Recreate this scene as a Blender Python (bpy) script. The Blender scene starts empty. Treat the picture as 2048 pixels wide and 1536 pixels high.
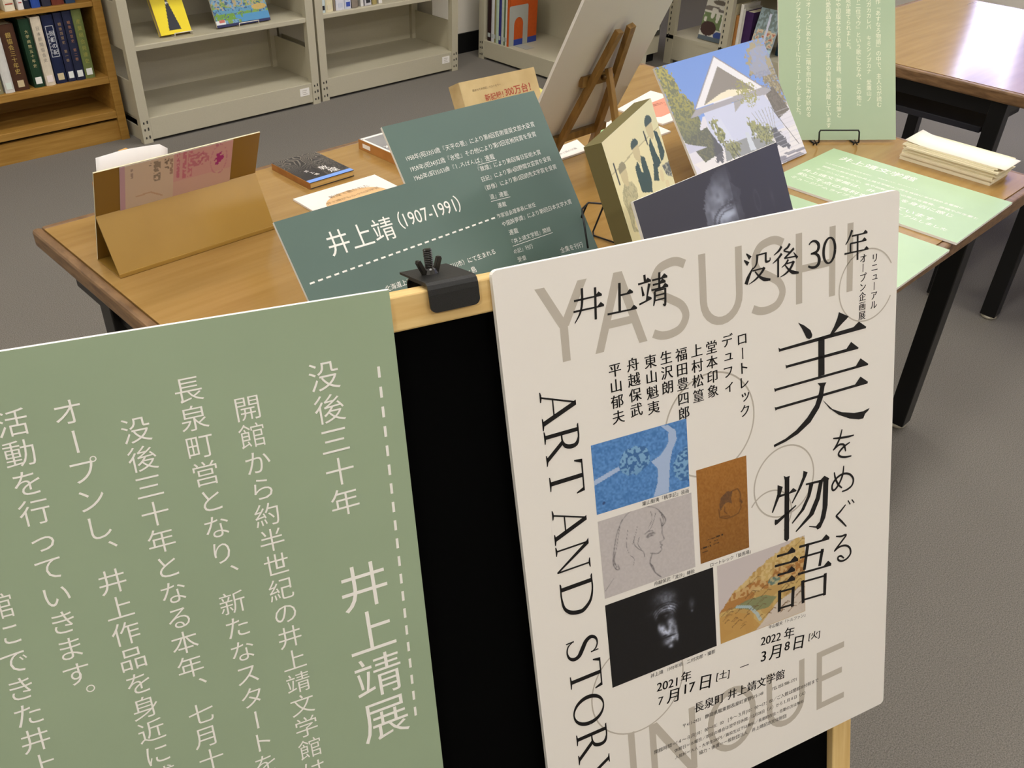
import bpy, bmesh, math, random
import numpy as np
from mathutils import Vector, Matrix

SC = bpy.context.scene
COL = SC.collection
R = math.radians

# ------------------------------------------------------------------ camera
# World: X along the long side of the display table, Y towards the back wall, metres.
CAM_H = 1.45
cam_d = bpy.data.cameras.new('camera')
cam_d.sensor_width = 36.0
cam_d.lens = 36.0 * 1800.0 / 2048.0
cam_d.clip_start = 0.05
cam = bpy.data.objects.new('camera', cam_d)
COL.objects.link(cam)
cr = Vector((0.7134, -0.6998, 0.0355)).normalized()
cf = Vector((0.5880, 0.5703, -0.5736)).normalized()
cu_ = cr.cross(cf).normalized()
cr = cf.cross(cu_).normalized()
M = Matrix((cr, cu_, -cf)).transposed().to_4x4()
M.translation = (0, 0, CAM_H)
cam.matrix_world = M
SC.camera = cam

# ------------------------------------------------------------------ world, sun, exposure
SC.view_settings.view_transform = 'Standard'
SC.view_settings.look = 'None'
SC.view_settings.gamma = 1.0
SC.view_settings.use_curve_mapping = False
SC.view_settings.exposure = 0.0
SC.cycles.use_denoising = True
SC.cycles.max_bounces = 8
wd = bpy.data.worlds.new('sky')
SC.world = wd
wd.use_nodes = True
wd.node_tree.nodes['Background'].inputs[0].default_value = (0.72, 0.76, 1.0, 1)
wd.node_tree.nodes['Background'].inputs[1].default_value = 16.0
LIGHT_POWER = 21.0          # emission strength of the ceiling diffusers
LIGHT_COL = (1.0, 0.965, 0.92)
# (x, y, sx, sy) of the ceiling fixtures
LIGHTS = [(0.5, 2.75, 1.25, 0.30), (2.9, 2.75, 1.25, 0.30), (0.5, 0.6, 1.25, 0.30), (2.9, 0.6, 1.25, 0.30),
          (-1.9, 2.0, 1.25, 0.30), (-1.9, -0.6, 1.25, 0.30), (0.5, -1.6, 1.25, 0.30), (4.9, 1.8, 1.25, 0.30), (4.9, -0.8, 1.25, 0.30), (2.9, -1.6, 1.25, 0.30)]

# ------------------------------------------------------------------ helpers
def lin(c):
    if isinstance(c, str):
        c = [int(c[i:i + 2], 16) for i in (0, 2, 4)]
    return tuple(((v / 255) / 12.92 if v / 255 <= 0.04045 else ((v / 255 + 0.055) / 1.055) ** 2.4) for v in c)

MATS = {}
def mat(name, c, rough=0.5, spec=0.4, metal=0.0, var=0.0, vscale=20.0, stretch=(1, 1, 1), bump=0.0, bscale=200.0, c2=None, vdetail=4.0):
    if name in MATS:
        return MATS[name]
    m = bpy.data.materials.new(name)
    m.use_nodes = True
    nt = m.node_tree
    b = nt.nodes['Principled BSDF']
    b.inputs['Roughness'].default_value = rough
    b.inputs['Specular IOR Level'].default_value = spec
    b.inputs['Metallic'].default_value = metal
    base = lin(c)
    tc = nt.nodes.new('ShaderNodeTexCoord')
    if var > 0 or c2:
        mp = nt.nodes.new('ShaderNodeMapping')
        mp.inputs['Scale'].default_value = stretch
        nt.links.new(tc.outputs['Object'], mp.inputs['Vector'])
        n = nt.nodes.new('ShaderNodeTexNoise')
        n.inputs['Scale'].default_value = vscale
        n.inputs['Detail'].default_value = vdetail
        nt.links.new(mp.outputs[0], n.inputs['Vector'])
        r = nt.nodes.new('ShaderNodeValToRGB')
        lo = lin(c2) if c2 else tuple(v * (1 - var) for v in base)
        hi = base if c2 else tuple(min(1, v * (1 + var)) for v in base)
        r.color_ramp.elements[0].position = 0.3
        r.color_ramp.elements[1].position = 0.7
        r.color_ramp.elements[0].color = (*lo, 1)
        r.color_ramp.elements[1].color = (*hi, 1)
        nt.links.new(n.outputs['Fac'], r.inputs['Fac'])
        nt.links.new(r.outputs['Color'], b.inputs['Base Color'])
    else:
        b.inputs['Base Color'].default_value = (*base, 1)
    if bump > 0:
        n2 = nt.nodes.new('ShaderNodeTexNoise')
        n2.inputs['Scale'].default_value = bscale
        n2.inputs['Detail'].default_value = 3
        nt.links.new(tc.outputs['Object'], n2.inputs['Vector'])
        bp = nt.nodes.new('ShaderNodeBump')
        bp.inputs['Strength'].default_value = bump
        bp.inputs['Distance'].default_value = 0.002
        nt.links.new(n2.outputs['Fac'], bp.inputs['Height'])
        nt.links.new(bp.outputs['Normal'], b.inputs['Normal'])
    MATS[name] = m
    return m

def painted(name, rough=0.45, spec=0.35):
    """Printed picture: colour comes from the ink stored in the mesh's point attribute."""
    m = bpy.data.materials.new(name)
    m.use_nodes = True
    nt = m.node_tree
    b = nt.nodes['Principled BSDF']
    b.inputs['Roughness'].default_value = rough
    b.inputs['Specular IOR Level'].default_value = spec
    a = nt.nodes.new('ShaderNodeAttribute')
    a.attribute_name = 'ink'
    nt.links.new(a.outputs['Color'], b.inputs['Base Color'])
    return m

def emit(name, c, s):
    m = bpy.data.materials.new(name)
    m.use_nodes = True
    nt = m.node_tree
    nt.nodes.remove(nt.nodes['Principled BSDF'])
    e = nt.nodes.new('ShaderNodeEmission')
    e.inputs[0].default_value = (*c, 1)
    e.inputs[1].default_value = s
    nt.links.new(e.outputs[0], nt.nodes['Material Output'].inputs[0])
    return m

class MB:
    """Collects vertices and faces (with a material slot) for one mesh object."""
    def __init__(s):
        s.v = []; s.f = []; s.m = []
    def add(s, vs, fs, mi=0):
        o = len(s.v)
        s.v += [tuple(p) for p in vs]
        s.f += [tuple(i + o for i in f) for f in fs]
        s.m += [mi] * len(fs)
        return s
    def box(s, x0, y0, z0, x1, y1, z1, mi=0):
        vs = [(x0, y0, z0), (x1, y0, z0), (x1, y1, z0), (x0, y1, z0), (x0, y0, z1), (x1, y0, z1), (x1, y1, z1), (x0, y1, z1)]
        return s.add(vs, [(3, 2, 1, 0), (4, 5, 6, 7), (0, 1, 5, 4), (1, 2, 6, 5), (2, 3, 7, 6), (3, 0, 4, 7)], mi)
    def prism(s, poly, z0, z1, mi=0):
        n = len(poly)
        vs = [(x, y, z0) for x, y in poly] + [(x, y, z1) for x, y in poly]
        fs = [tuple(range(n))[::-1], tuple(range(n, 2 * n))] + [(i, (i + 1) % n, n + (i + 1) % n, n + i) for i in range(n)]
        return s.add(vs, fs, mi)
    def beam(s, p0, p1, w, d, side=(1, 0, 0), mi=0):
        """Square bar from p0 to p1, w along 'side', d across."""
        p0 = Vector(p0); p1 = Vector(p1)
        t = (p1 - p0).normalized()
        a = Vector(side); a = (a - t * a.dot(t)).normalized()
        b = t.cross(a)
        vs = []
        for p in (p0, p1):
            for sx, sy in ((-1, -1), (1, -1), (1, 1), (-1, 1)):
                vs.append(p + a * sx * w / 2 + b * sy * d / 2)
        return s.add(vs, [(3, 2, 1, 0), (4, 5, 6, 7), (0, 1, 5, 4), (1, 2, 6, 5), (2, 3, 7, 6), (3, 0, 4, 7)], mi)
    def tube(s, pts, r, n=8, mi=0, close=False):
        pts = [Vector(p) for p in pts]
        rings = []
        N = len(pts)
        prev = None
        for i, p in enumerate(pts):
            t = ((pts[min(i + 1, N - 1)] - p).normalized() + (p - pts[max(i - 1, 0)]).normalized())
            if t.length < 1e-6:
                t = pts[min(i + 1, N - 1)] - pts[max(i - 1, 0)]
            t.normalize()
            a = prev if prev else (Vector((0, 0, 1)) if abs(t.z) < 0.9 else Vector((1, 0, 0)))
            a = (a - t * a.dot(t)).normalized()
            prev = a
            b = t.cross(a)
            rings.append([p + (a * math.cos(2 * math.pi * k / n) + b * math.sin(2 * math.pi * k / n)) * r for k in range(n)])
        vs = [q for rg in rings for q in rg]
        fs = []
        for i in range(N - 1):
            for k in range(n):
                fs.append((i * n + k, i * n + (k + 1) % n, (i + 1) * n + (k + 1) % n, (i + 1) * n + k))
        fs += [tuple(range(n))[::-1], tuple(range((N - 1) * n, N * n))]
        return s.add(vs, fs, mi)
    def lathe(s, prof, c=(0, 0, 0), n=24, mi=0, caps=True):
        vs = []
        for r, z in prof:
            vs += [(c[0] + r * math.cos(2 * math.pi * k / n), c[1] + r * math.sin(2 * math.pi * k / n), c[2] + z) for k in range(n)]
        fs = []
        for i in range(len(prof) - 1):
            for k in range(n):
                fs.append((i * n + k, i * n + (k + 1) % n, (i + 1) * n + (k + 1) % n, (i + 1) * n + k))
        if caps:
            fs += [tuple(range(n))[::-1], tuple(range((len(prof) - 1) * n, len(prof) * n))]
        return s.add(vs, fs, mi)
    def build(s, name, mats, parent=None, smooth=False, bevel=0.0, mw=None):
        me = bpy.data.meshes.new(name)
        me.from_pydata(s.v, [], s.f)
        if not isinstance(mats, (list, tuple)):
            mats = [mats]
        for m in mats:
            me.materials.append(m)
        me.polygons.foreach_set('material_index', s.m)
        if smooth:
            me.polygons.foreach_set('use_smooth', [True] * len(s.f))
        me.update()
        o = bpy.data.objects.new(name, me)
        COL.objects.link(o)
        if parent is not None:
            o.parent = parent
        if mw is not None:
            o.matrix_world = mw
        if bevel > 0:
            md = o.modifiers.new('bevel', 'BEVEL')
            md.width = bevel
            md.segments = 2
            md.limit_method = 'ANGLE'
            md.angle_limit = R(50)
        return o

def tag(o, label, cat, group=None, kind=None):
    o['label'] = label
    o['category'] = cat
    if group:
        o['group'] = group
    if kind:
        o['kind'] = kind
    return o

def thing(name, label, cat, mw=None, group=None):
    o = bpy.data.objects.new(name, None)
    o.empty_display_size = 0.05
    COL.objects.link(o)
    if mw is not None:
        o.matrix_world = mw
    return tag(o, label, cat, group)

def struct(o):
    o['kind'] = 'structure'
    return o

def place(x, y, z, rz=0.0):
    return Matrix.Translation((x, y, z)) @ Matrix.Rotation(rz, 4, 'Z')

def frame(o, u, v):
    u = Vector(u).normalized(); v = Vector(v); v = (v - u * v.dot(u)).normalized(); n = u.cross(v)
    m = Matrix((u, v, n)).transposed().to_4x4()
    m.translation = Vector(o)
    return m

def lean_frame(x, y, z, yaw, lean):
    """Frame of a board standing on its lower edge: X to the reader's right, Y up the board, Z to the reader."""
    ya, le = R(yaw), R(lean)
    u = Vector((math.cos(ya), math.sin(ya), 0)); nh = Vector((-math.sin(ya), math.cos(ya), 0))
    return frame((x, y, z), u, Vector((0, 0, 1)) * math.cos(le) + nh * math.sin(le))

# ------------------------------------------------------------------ lettering
GC = {}
def glyph(sx, off=0.0):
    key = (sx, off)
    if key in GC:
        return GC[key]
    cv = bpy.data.curves.new('letter', 'FONT')
    cv.body = sx; cv.size = 1; cv.resolution_u = 3; cv.offset = off
    cv.dimensions = '2D'; cv.fill_mode = 'FRONT'
    o = bpy.data.objects.new('letter', cv)
    COL.objects.link(o)
    dg = bpy.context.evaluated_depsgraph_get()
    me = bpy.data.meshes.new_from_object(o.evaluated_get(dg))
    res = ([(p.co.x, p.co.y) for p in me.vertices], [tuple(p.vertices) for p in me.polygons])
    bpy.data.objects.remove(o); bpy.data.curves.remove(cv); bpy.data.meshes.remove(me)
    GC[key] = res
    return res

def line_glyphs(txt, off=0.0):
    """One line set run by run, so that Latin figures keep their own spacing between the kanji."""
    import re
    vs, fs, x = [], [], 0.0
    for run in re.findall(r'[ -~]+|[^ -~]+', txt):
        if ord(run[0]) < 127:
            st = run.strip()
            if not st:
                x += 0.3
                continue
            v, f = glyph(st, off)
            a = min(p[0] for p in v); adv = max(p[0] for p in v) - a + 0.12
            k_ = 0.84 if any(ord(c) > 127 for c in txt) else 1.0
            v = [((p[0] - a + 0.06) * k_, p[1]) for p in v]; adv *= k_
        else:
            v, f, adv = [], [], float(len(run))
            for i, ch in enumerate(run):
                if ch == '　':
                    continue
                v1, f1 = glyph(ch, off)
                f += [tuple(k + len(v) for k in q) for q in f1]
                v += [(p[0] + i, p[1]) for p in v1]
        fs += [tuple(k + len(vs) for k in q) for q in f]
        vs += [(p[0] + x, p[1]) for p in v]
        x += adv
    return vs, fs
ROT = set('「」『』（）()ー―～[]')
SMALL = set('ッュィャョァェ')
def write(mb, txt, mode, style, x0, y0, x1, y1, z=0.0002, em=None, mi=0, weight=0.0):
    """Horizontal: from the left-middle to the right-middle. Vertical: centres of the first and the last character."""
    if mode == 'h':
        L = math.hypot(x1 - x0, y1 - y0)
        vs, fs = line_glyphs(txt, weight)
        if not vs:
            return
        a, b = min(p[0] for p in vs), max(p[0] for p in vs)
        s = L / (b - a)
        cy = 0.38 if any(ord(c) > 0x2000 for c in txt) else 0.345
        dx, dy = (x1 - x0) / L, (y1 - y0) / L
        items = [(vs, fs, lambda p: (x0 + ((p[0] - a) * dx - (p[1] - cy) * dy) * s, y0 + ((p[0] - a) * dy + (p[1] - cy) * dx) * s))]
    else:
        n = max(len(txt) - 1, 1)
        L = math.hypot(x1 - x0, y1 - y0)
        s = em or L / n
        tx, ty = (x1 - x0) / L, (y1 - y0) / L      # down the column
        rx, ry = -ty, tx                            # to the right of the column
        items = []
        for i, ch in enumerate(txt):
            if ch in '　 ':
                continue
            cx, cy_ = x0 + (x1 - x0) * i / n, y0 + (y1 - y0) * i / n
            vs, fs = glyph(ch, weight)
            def fn(p, cx=cx, cy_=cy_, ch=ch):
                X, Y = p[0] - 0.5, p[1] - 0.38
                if ch in ROT:
                    X, Y = (Y, -X) if ch != 'ー' else (-Y, -X)
                elif ch in '、。':
                    X, Y = X + 0.62, Y + 0.62
                elif ch in SMALL:
                    X, Y = X + 0.08, Y + 0.08
                return (cx + (rx * X - tx * Y) * s, cy_ + (ry * X - ty * Y) * s)
            items.append((vs, fs, fn))
    for vs, fs, fn in items:
        if style == 'm' and s > 0.0075:
            # book face: thin strokes everywhere, thickened sideways only
            for k in (-0.016, 0.0, 0.016):
                P = [fn((p[0] + k, p[1])) for p in vs]
                mb.add([(p[0], p[1], z) for p in P], fs, mi)
        else:
            P = [fn(p) for p in vs]
            mb.add([(p[0], p[1], z) for p in P], fs, mi)

def smooth_pts(pts, ws, sub=5):
    if len(pts) < 3:
        return pts, ws
    out, wo = [], []
    n = len(pts)
    for i in range(n - 1):
        p0, p1, p2, p3 = pts[max(i - 1, 0)], pts[i], pts[i + 1], pts[min(i + 2, n - 1)]
        for k in range(sub):
            t = k / sub
            f = lambda a, b, c, d: 0.5 * (2 * b + (c - a) * t + (2 * a - 5 * b + 4 * c - d) * t * t + (-a + 3 * b - 3 * c + d) * t ** 3)
            out.append(tuple(f(p0[j], p1[j], p2[j], p3[j]) for j in (0, 1)))
            wo.append(ws[i] * (1 - t) + ws[i + 1] * t)
    out.append(tuple(pts[-1])); wo.append(ws[-1])
    return out, wo

def ribbon(mb, pts, ws, z, mi=0, smooth=True):
    if smooth:
        pts, ws = smooth_pts(pts, ws)
    n = len(pts)
    vs = []
    for i in range(n):
        a, b = pts[max(i - 1, 0)], pts[min(i + 1, n - 1)]
        dx, dy = b[0] - a[0], b[1] - a[1]
        l = math.hypot(dx, dy) or 1
        nx, ny = -dy / l * ws[i] / 2, dx / l * ws[i] / 2
        vs += [(pts[i][0] + nx, pts[i][1] + ny, z), (pts[i][0] - nx, pts[i][1] - ny, z)]
    mb.add(vs, [(2 * i, 2 * i + 1, 2 * i + 3, 2 * i + 2) for i in range(n - 1)], mi)

def rect_pts(cx, cy, w, h, z):
    return [(cx - w / 2, cy - h / 2, z), (cx + w / 2, cy - h / 2, z), (cx + w / 2, cy + h / 2, z), (cx - w / 2, cy + h / 2, z)]

def dashes(mb, a, b, n, wid, duty, z):
    for i in range(n):
        t0, t1 = i / n, (i + duty) / n
        p = (a[0] + (b[0] - a[0]) * t0, a[1] + (b[1] - a[1]) * t0); q = (a[0] + (b[0] - a[0]) * t1, a[1] + (b[1] - a[1]) * t1)
        ribbon(mb, [p, q], [wid, wid], z, smooth=False)

def rounded(w, h, r, n=4):
    out = []
    for cx, cy, a0 in ((w - r, r, -90), (w - r, h - r, 0), (r, h - r, 90), (r, r, 180)):
        for k in range(n + 1):
            a = R(a0 + 90 * k / n)
            out.append((cx + r * math.cos(a), cy + r * math.sin(a)))
    return out

# ------------------------------------------------------------------ printed pictures
RNG = np.random.default_rng(7)
def noise(U, V, fx, fy, seed=0):
    g = np.random.default_rng(seed).random((int(fy) + 3, int(fx) + 3))
    x = np.clip(U, 0, 1) * fx; y = np.clip(V, 0, 1) * fy
    xi = x.astype(int); yi = y.astype(int); xf = x - xi; yf = y - yi
    xf = xf * xf * (3 - 2 * xf); yf = yf * yf * (3 - 2 * yf)
    return (g[yi, xi] * (1 - xf) + g[yi, xi + 1] * xf) * (1 - yf) + (g[yi + 1, xi] * (1 - xf) + g[yi + 1, xi + 1] * xf) * yf
def pip(U, V, poly):
    ins = np.zeros(U.shape, bool)
    n = len(poly)
    for i in range(n):
        x1, y1 = poly[i]; x2, y2 = poly[(i + 1) % n]
        c = ((y1 > V) != (y2 > V))
        ins ^= c & (U < (x2 - x1) * (V - y1) / ((y2 - y1) if y2 != y1 else 1e-9) + x1)
    return ins
def near(U, V, pts, asp=1.0):
    d = np.full(U.shape, 9.0)
    for (x1, y1), (x2, y2) in zip(pts[:-1], pts[1:]):
        dx, dy = (x2 - x1), (y2 - y1) * asp
        t = np.clip(((U - x1) * dx + (V - y1) * asp * dy) / (dx * dx + dy * dy + 1e-12), 0, 1)
        d = np.minimum(d, np.hypot(U - x1 - t * dx, (V - y1) * asp - t * dy))
    return d
def ell(U, V, cx, cy, rx, ry):
    return ((U - cx) / rx) ** 2 + ((V - cy) / ry) ** 2
def mix(C, c, k):
    k = np.clip(k, 0, 1)[..., None]
    return C * (1 - k) + np.array(c, float) * k
def print_grid(name, quad, nx, ny, fn, material, parent, z):
    """Flat printed picture on the board's face; quad = TL, TR, BR, BL; fn(U, V) gives sRGB 0-255, V from the top."""
    U, V = np.meshgrid(np.linspace(0, 1, nx), np.linspace(0, 1, ny))
    q = np.array(quad, float)
    P = ((1 - U) * (1 - V))[..., None] * q[0] + (U * (1 - V))[..., None] * q[1] + (U * V)[..., None] * q[2] + ((1 - U) * V)[..., None] * q[3]
    C = np.clip(fn(U, V), 0, 255) / 255.0
    C = np.where(C <= 0.04045, C / 12.92, ((C + 0.055) / 1.055) ** 2.4)
    vs = [(a, b, z) for a, b in P.reshape(-1, 2)]
    fs = [(j * nx + i, (j + 1) * nx + i, (j + 1) * nx + i + 1, j * nx + i + 1) for j in range(ny - 1) for i in range(nx - 1)]
    me = bpy.data.meshes.new(name)
    me.from_pydata(vs, [], fs)
    a = me.attributes.new('ink', 'FLOAT_COLOR', 'POINT')
    a.data.foreach_set('color', np.concatenate([C.reshape(-1, 3), np.ones((nx * ny, 1))], 1).ravel())
    me.materials.append(material)
    o = bpy.data.objects.new(name, me)
    COL.objects.link(o)
    o.parent = parent
    return o
# ------------------------------------------------------------------ printed layouts (metres on each board, from its lower left corner)
TEXTS = {
 'W': [
  ('v', 'ロートレック', 'm', 0.233, 0.4712, 0.2344, 0.4025),
  ('v', 'デュフィ', 'm', 0.2165, 0.473, 0.2167, 0.4296),
  ('v', '堂本印象', 'm', 0.1995, 0.4707, 0.1995, 0.4301),
  ('v', '上村松篁', 'm', 0.1837, 0.4714, 0.1837, 0.4296),
  ('v', '福田豊四郎', 'm', 0.1677, 0.4715, 0.1676, 0.4175),
  ('v', '生沢朗', 'm', 0.1519, 0.4723, 0.1519, 0.4454),
  ('v', '東山魁夷', 'm', 0.136, 0.4725, 0.1365, 0.4306),
  ('v', '舟越保武', 'm', 0.1185, 0.4738, 0.1191, 0.4329),
  ('v', '平山郁夫', 'm', 0.1008, 0.4731, 0.101, 0.4312),
  ('v', 'リニューアル', 'm', 0.3903, 0.516, 0.3903, 0.4707),
  ('v', 'オープン企画展', 'm', 0.3757, 0.5181, 0.3756, 0.4632),
  ('h', '東山魁夷「桃李記」装画', 'm', 0.1187, 0.3438, 0.1688, 0.3419),
  ('h', '舟越保武「流沙」挿絵', 'm', 0.1258, 0.2602, 0.1712, 0.2581),
  ('h', 'ロートレック「競馬場」', 'm', 0.1893, 0.2578, 0.2373, 0.2565),
  ('h', '井上靖\u30001970年頃\u3000二村次郎・撮影', 'm', 0.1157, 0.1638, 0.1911, 0.1615),
  ('h', '平山郁夫「トルファン」', 'm', 0.2573, 0.1626, 0.3053, 0.1593),
  ('h', '2021', 'm', 0.1219, 0.1482, 0.1452, 0.1453),
  ('h', '年', 'm', 0.1498, 0.1474, 0.1615, 0.1458),
  ('h', '7', 'm', 0.1225, 0.1321, 0.1279, 0.1314),
  ('h', '月', 'm', 0.1329, 0.1325, 0.1461, 0.1306),
  ('h', '17', 'm', 0.1532, 0.1328, 0.1653, 0.1315),
  ('h', '日', 'm', 0.1722, 0.1322, 0.1841, 0.13),
  ('h', '[土]', 'm', 0.1916, 0.1318, 0.2073, 0.1294),
  ('h', '―', 'm', 0.2206, 0.1308, 0.2313, 0.1301),
  ('h', '2022', 'm', 0.2475, 0.1497, 0.273, 0.1463),
  ('h', '年', 'm', 0.2777, 0.1467, 0.2907, 0.1445),
  ('h', '3', 'm', 0.2475, 0.1316, 0.2535, 0.1309),
  ('h', '月', 'm', 0.2584, 0.1318, 0.2728, 0.1294),
  ('h', '8', 'm', 0.2781, 0.1316, 0.2844, 0.1307),
  ('h', '日', 'm', 0.2907, 0.1308, 0.3026, 0.1287),
  ('h', '[火]', 'm', 0.3103, 0.1312, 0.3251, 0.1293),
  ('h', '長泉町 井上靖文学館', 'm', 0.1635, 0.1057, 0.2772, 0.0993),
  ('h', '〒411-0931\u3000静岡県駿東郡長泉町東野515-149\u3000\u3000TEL 055-986-1771', 'm', 0.1488, 0.0911, 0.2933, 0.0855),
  ('h', '開館時間＝[４～８月]10：00～18：00\u3000[９～３月]10：00～17：00／ご入館は閉館30分前まで', 'm', 0.1143, 0.0756, 0.3235, 0.072),
  ('h', '休館日＝水曜日／祝日の場合は翌平日休館／12月28日（火）から１月４日（火）', 'm', 0.1372, 0.0664, 0.3052, 0.0633),
  ('h', '入館料＝大人・大学生200円／高校生以下は無料／長泉町在住・在勤の方は無料', 'm', 0.1376, 0.0581, 0.3028, 0.0536),
  ('h', '協力・後援＝一般財団法人\u3000井上靖記念文化財団', 'm', 0.1664, 0.05, 0.2791, 0.0454),
 ],
 'P': [
  ('v', '没後三十年', 'g', 0.3652, 0.5402, 0.3677, 0.4416),
  ('v', '井上靖展', 'g', 0.3733, 0.3687, 0.3762, 0.2462),
  ('v', '開館から約半世紀の井上靖文学館は', 'g', 0.3097, 0.5281, 0.314, 0.2223),
  ('v', '長泉町営となり、新たなスタートを', 'g', 0.2739, 0.5489, 0.2789, 0.2428),
  ('v', '没後三十年となる本年、七月十', 'g', 0.2374, 0.5283, 0.2415, 0.2635),
  ('v', 'オープンし、井上作品を身近に感', 'g', 0.2006, 0.5489, 0.207, 0.2625),
  ('v', '活動を行っていきます。', 'g', 0.1687, 0.5486, 0.169, 0.3451),
  ('v', '館にできた井上', 'g', 0.135, 0.4289, 0.1353, 0.3045),
 ],
 'A': [
  ('h', '井上靖', 'g', 0.0627, 0.2058, 0.1764, 0.2026),
  ('h', '（1907-1991）', 'g', 0.1881, 0.2075, 0.3065, 0.2056),
  ('h', '北海道上川郡旭川町（現・旭川市）にて生まれる', 'g', 0.1196, 0.1182, 0.3328, 0.1145),
  ('h', '湯ヶ島', 'g', 0.2523, 0.099, 0.2847, 0.099),
 ],
 'B': [
  ('h', '1958年(昭33)51歳『天平の甍』により第8回芸術選奨文部大臣賞', 'g', 0.0195, 0.2688, 0.2976, 0.2702),
  ('h', '1959年(昭34)52歳『氷壁』その他により第15回芸術院賞を受賞', 'g', 0.0194, 0.2507, 0.2923, 0.2528),
  ('h', '1960年(昭35)53歳『しろばんば』連載', 'g', 0.0194, 0.2354, 0.1869, 0.2348),
  ('h', '『敦煌』により第1回毎日芸術大賞', 'g', 0.1445, 0.2207, 0.2865, 0.22),
  ('h', '日記』により第14回野間文芸賞を受賞', 'g', 0.1431, 0.203, 0.3027, 0.2043),
  ('h', '（群像）により第15回読売文学賞を受賞', 'g', 0.143, 0.1872, 0.3081, 0.1876),
  ('h', '道』連載', 'g', 0.1451, 0.1708, 0.1837, 0.1685),
  ('h', '連載', 'g', 0.1537, 0.1536, 0.1715, 0.152),
  ('h', '作家協会理事長に就任', 'g', 0.1427, 0.1362, 0.2306, 0.1353),
  ('h', 'や国酔夢譚』により第1回日本文学大賞', 'g', 0.1468, 0.1209, 0.3098, 0.1205),
  ('h', '連載', 'g', 0.1537, 0.1042, 0.1736, 0.1032),
  ('h', '『井上靖文学館』開館', 'g', 0.152, 0.088, 0.2408, 0.0868),
  ('h', 'の記』刊行', 'g', 0.1476, 0.071, 0.1901, 0.0697),
  ('h', '受章', 'g', 0.149, 0.0563, 0.1672, 0.0549),
  ('h', '全集を刊行', 'g', 0.2432, 0.0453, 0.2971, 0.0415),
 ],
 'G': [
  ('v', '作『あすなろ物語』の中で、主人公が読む', 'g', 0.2526, 0.3318, 0.2544, 0.0848),
  ('v', '月ガカカレバ\u3000キミシノブカナ\u3000愛鷹山ノ', 'g', 0.229, 0.3374, 0.2284, 0.0986),
  ('v', 'ト二住マウ』という歌にちなみ、この地に', 'g', 0.2022, 0.3343, 0.2023, 0.0878),
  ('v', '館が建てられました。', 'g', 0.1767, 0.334, 0.177, 0.216),
  ('v', '本や初版本などの希少な書籍、原稿や万年筆と', 'g', 0.1513, 0.336, 0.1511, 0.0601),
  ('v', 'た愛用品を含め、約二千点の資料を所蔵しています', 'g', 0.1259, 0.3357, 0.1244, 0.0349),
  ('v', 'のオープンにあたって二階を自由に本が読める', 'g', 0.076, 0.3363, 0.0738, 0.0614),
  ('v', 'ージアムライブラリーにリニューアルしました。', 'g', 0.0502, 0.3359, 0.0484, 0.059),
 ],
 'H': [
  ('h', '井上靖文学館', 'g', 0.0432, 0.2454, 0.2212, 0.2511),
  ('h', '井上靖文学館は井上作品を身近に', 'g', 0.0343, 0.1895, 0.144, 0.1969),
  ('h', '長泉町営となり、新たなスタートを', 'g', 0.1582, 0.1966, 0.2499, 0.1992),
  ('h', '開館から約半世紀の井上靖文学館は二階を自由に本が読める書館に', 'g', 0.0409, 0.1647, 0.3584, 0.1762),
  ('h', 'オープンにあたって、本や初版本などの希少な書籍、原稿や万年筆と', 'g', 0.0378, 0.1397, 0.3998, 0.1476),
  ('h', '井上靖文学館は、井上作品を身近に感じ', 'g', 0.0221, 0.1114, 0.3598, 0.1204),
  ('h', '約二千点の資料を所蔵しています', 'g', 0.0251, 0.0834, 0.3411, 0.0705),
  ('h', 'ミュージアムライブラリーにリニューアルしました', 'g', 0.025, 0.0548, 0.3798, 0.0426),
 ],
}
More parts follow.
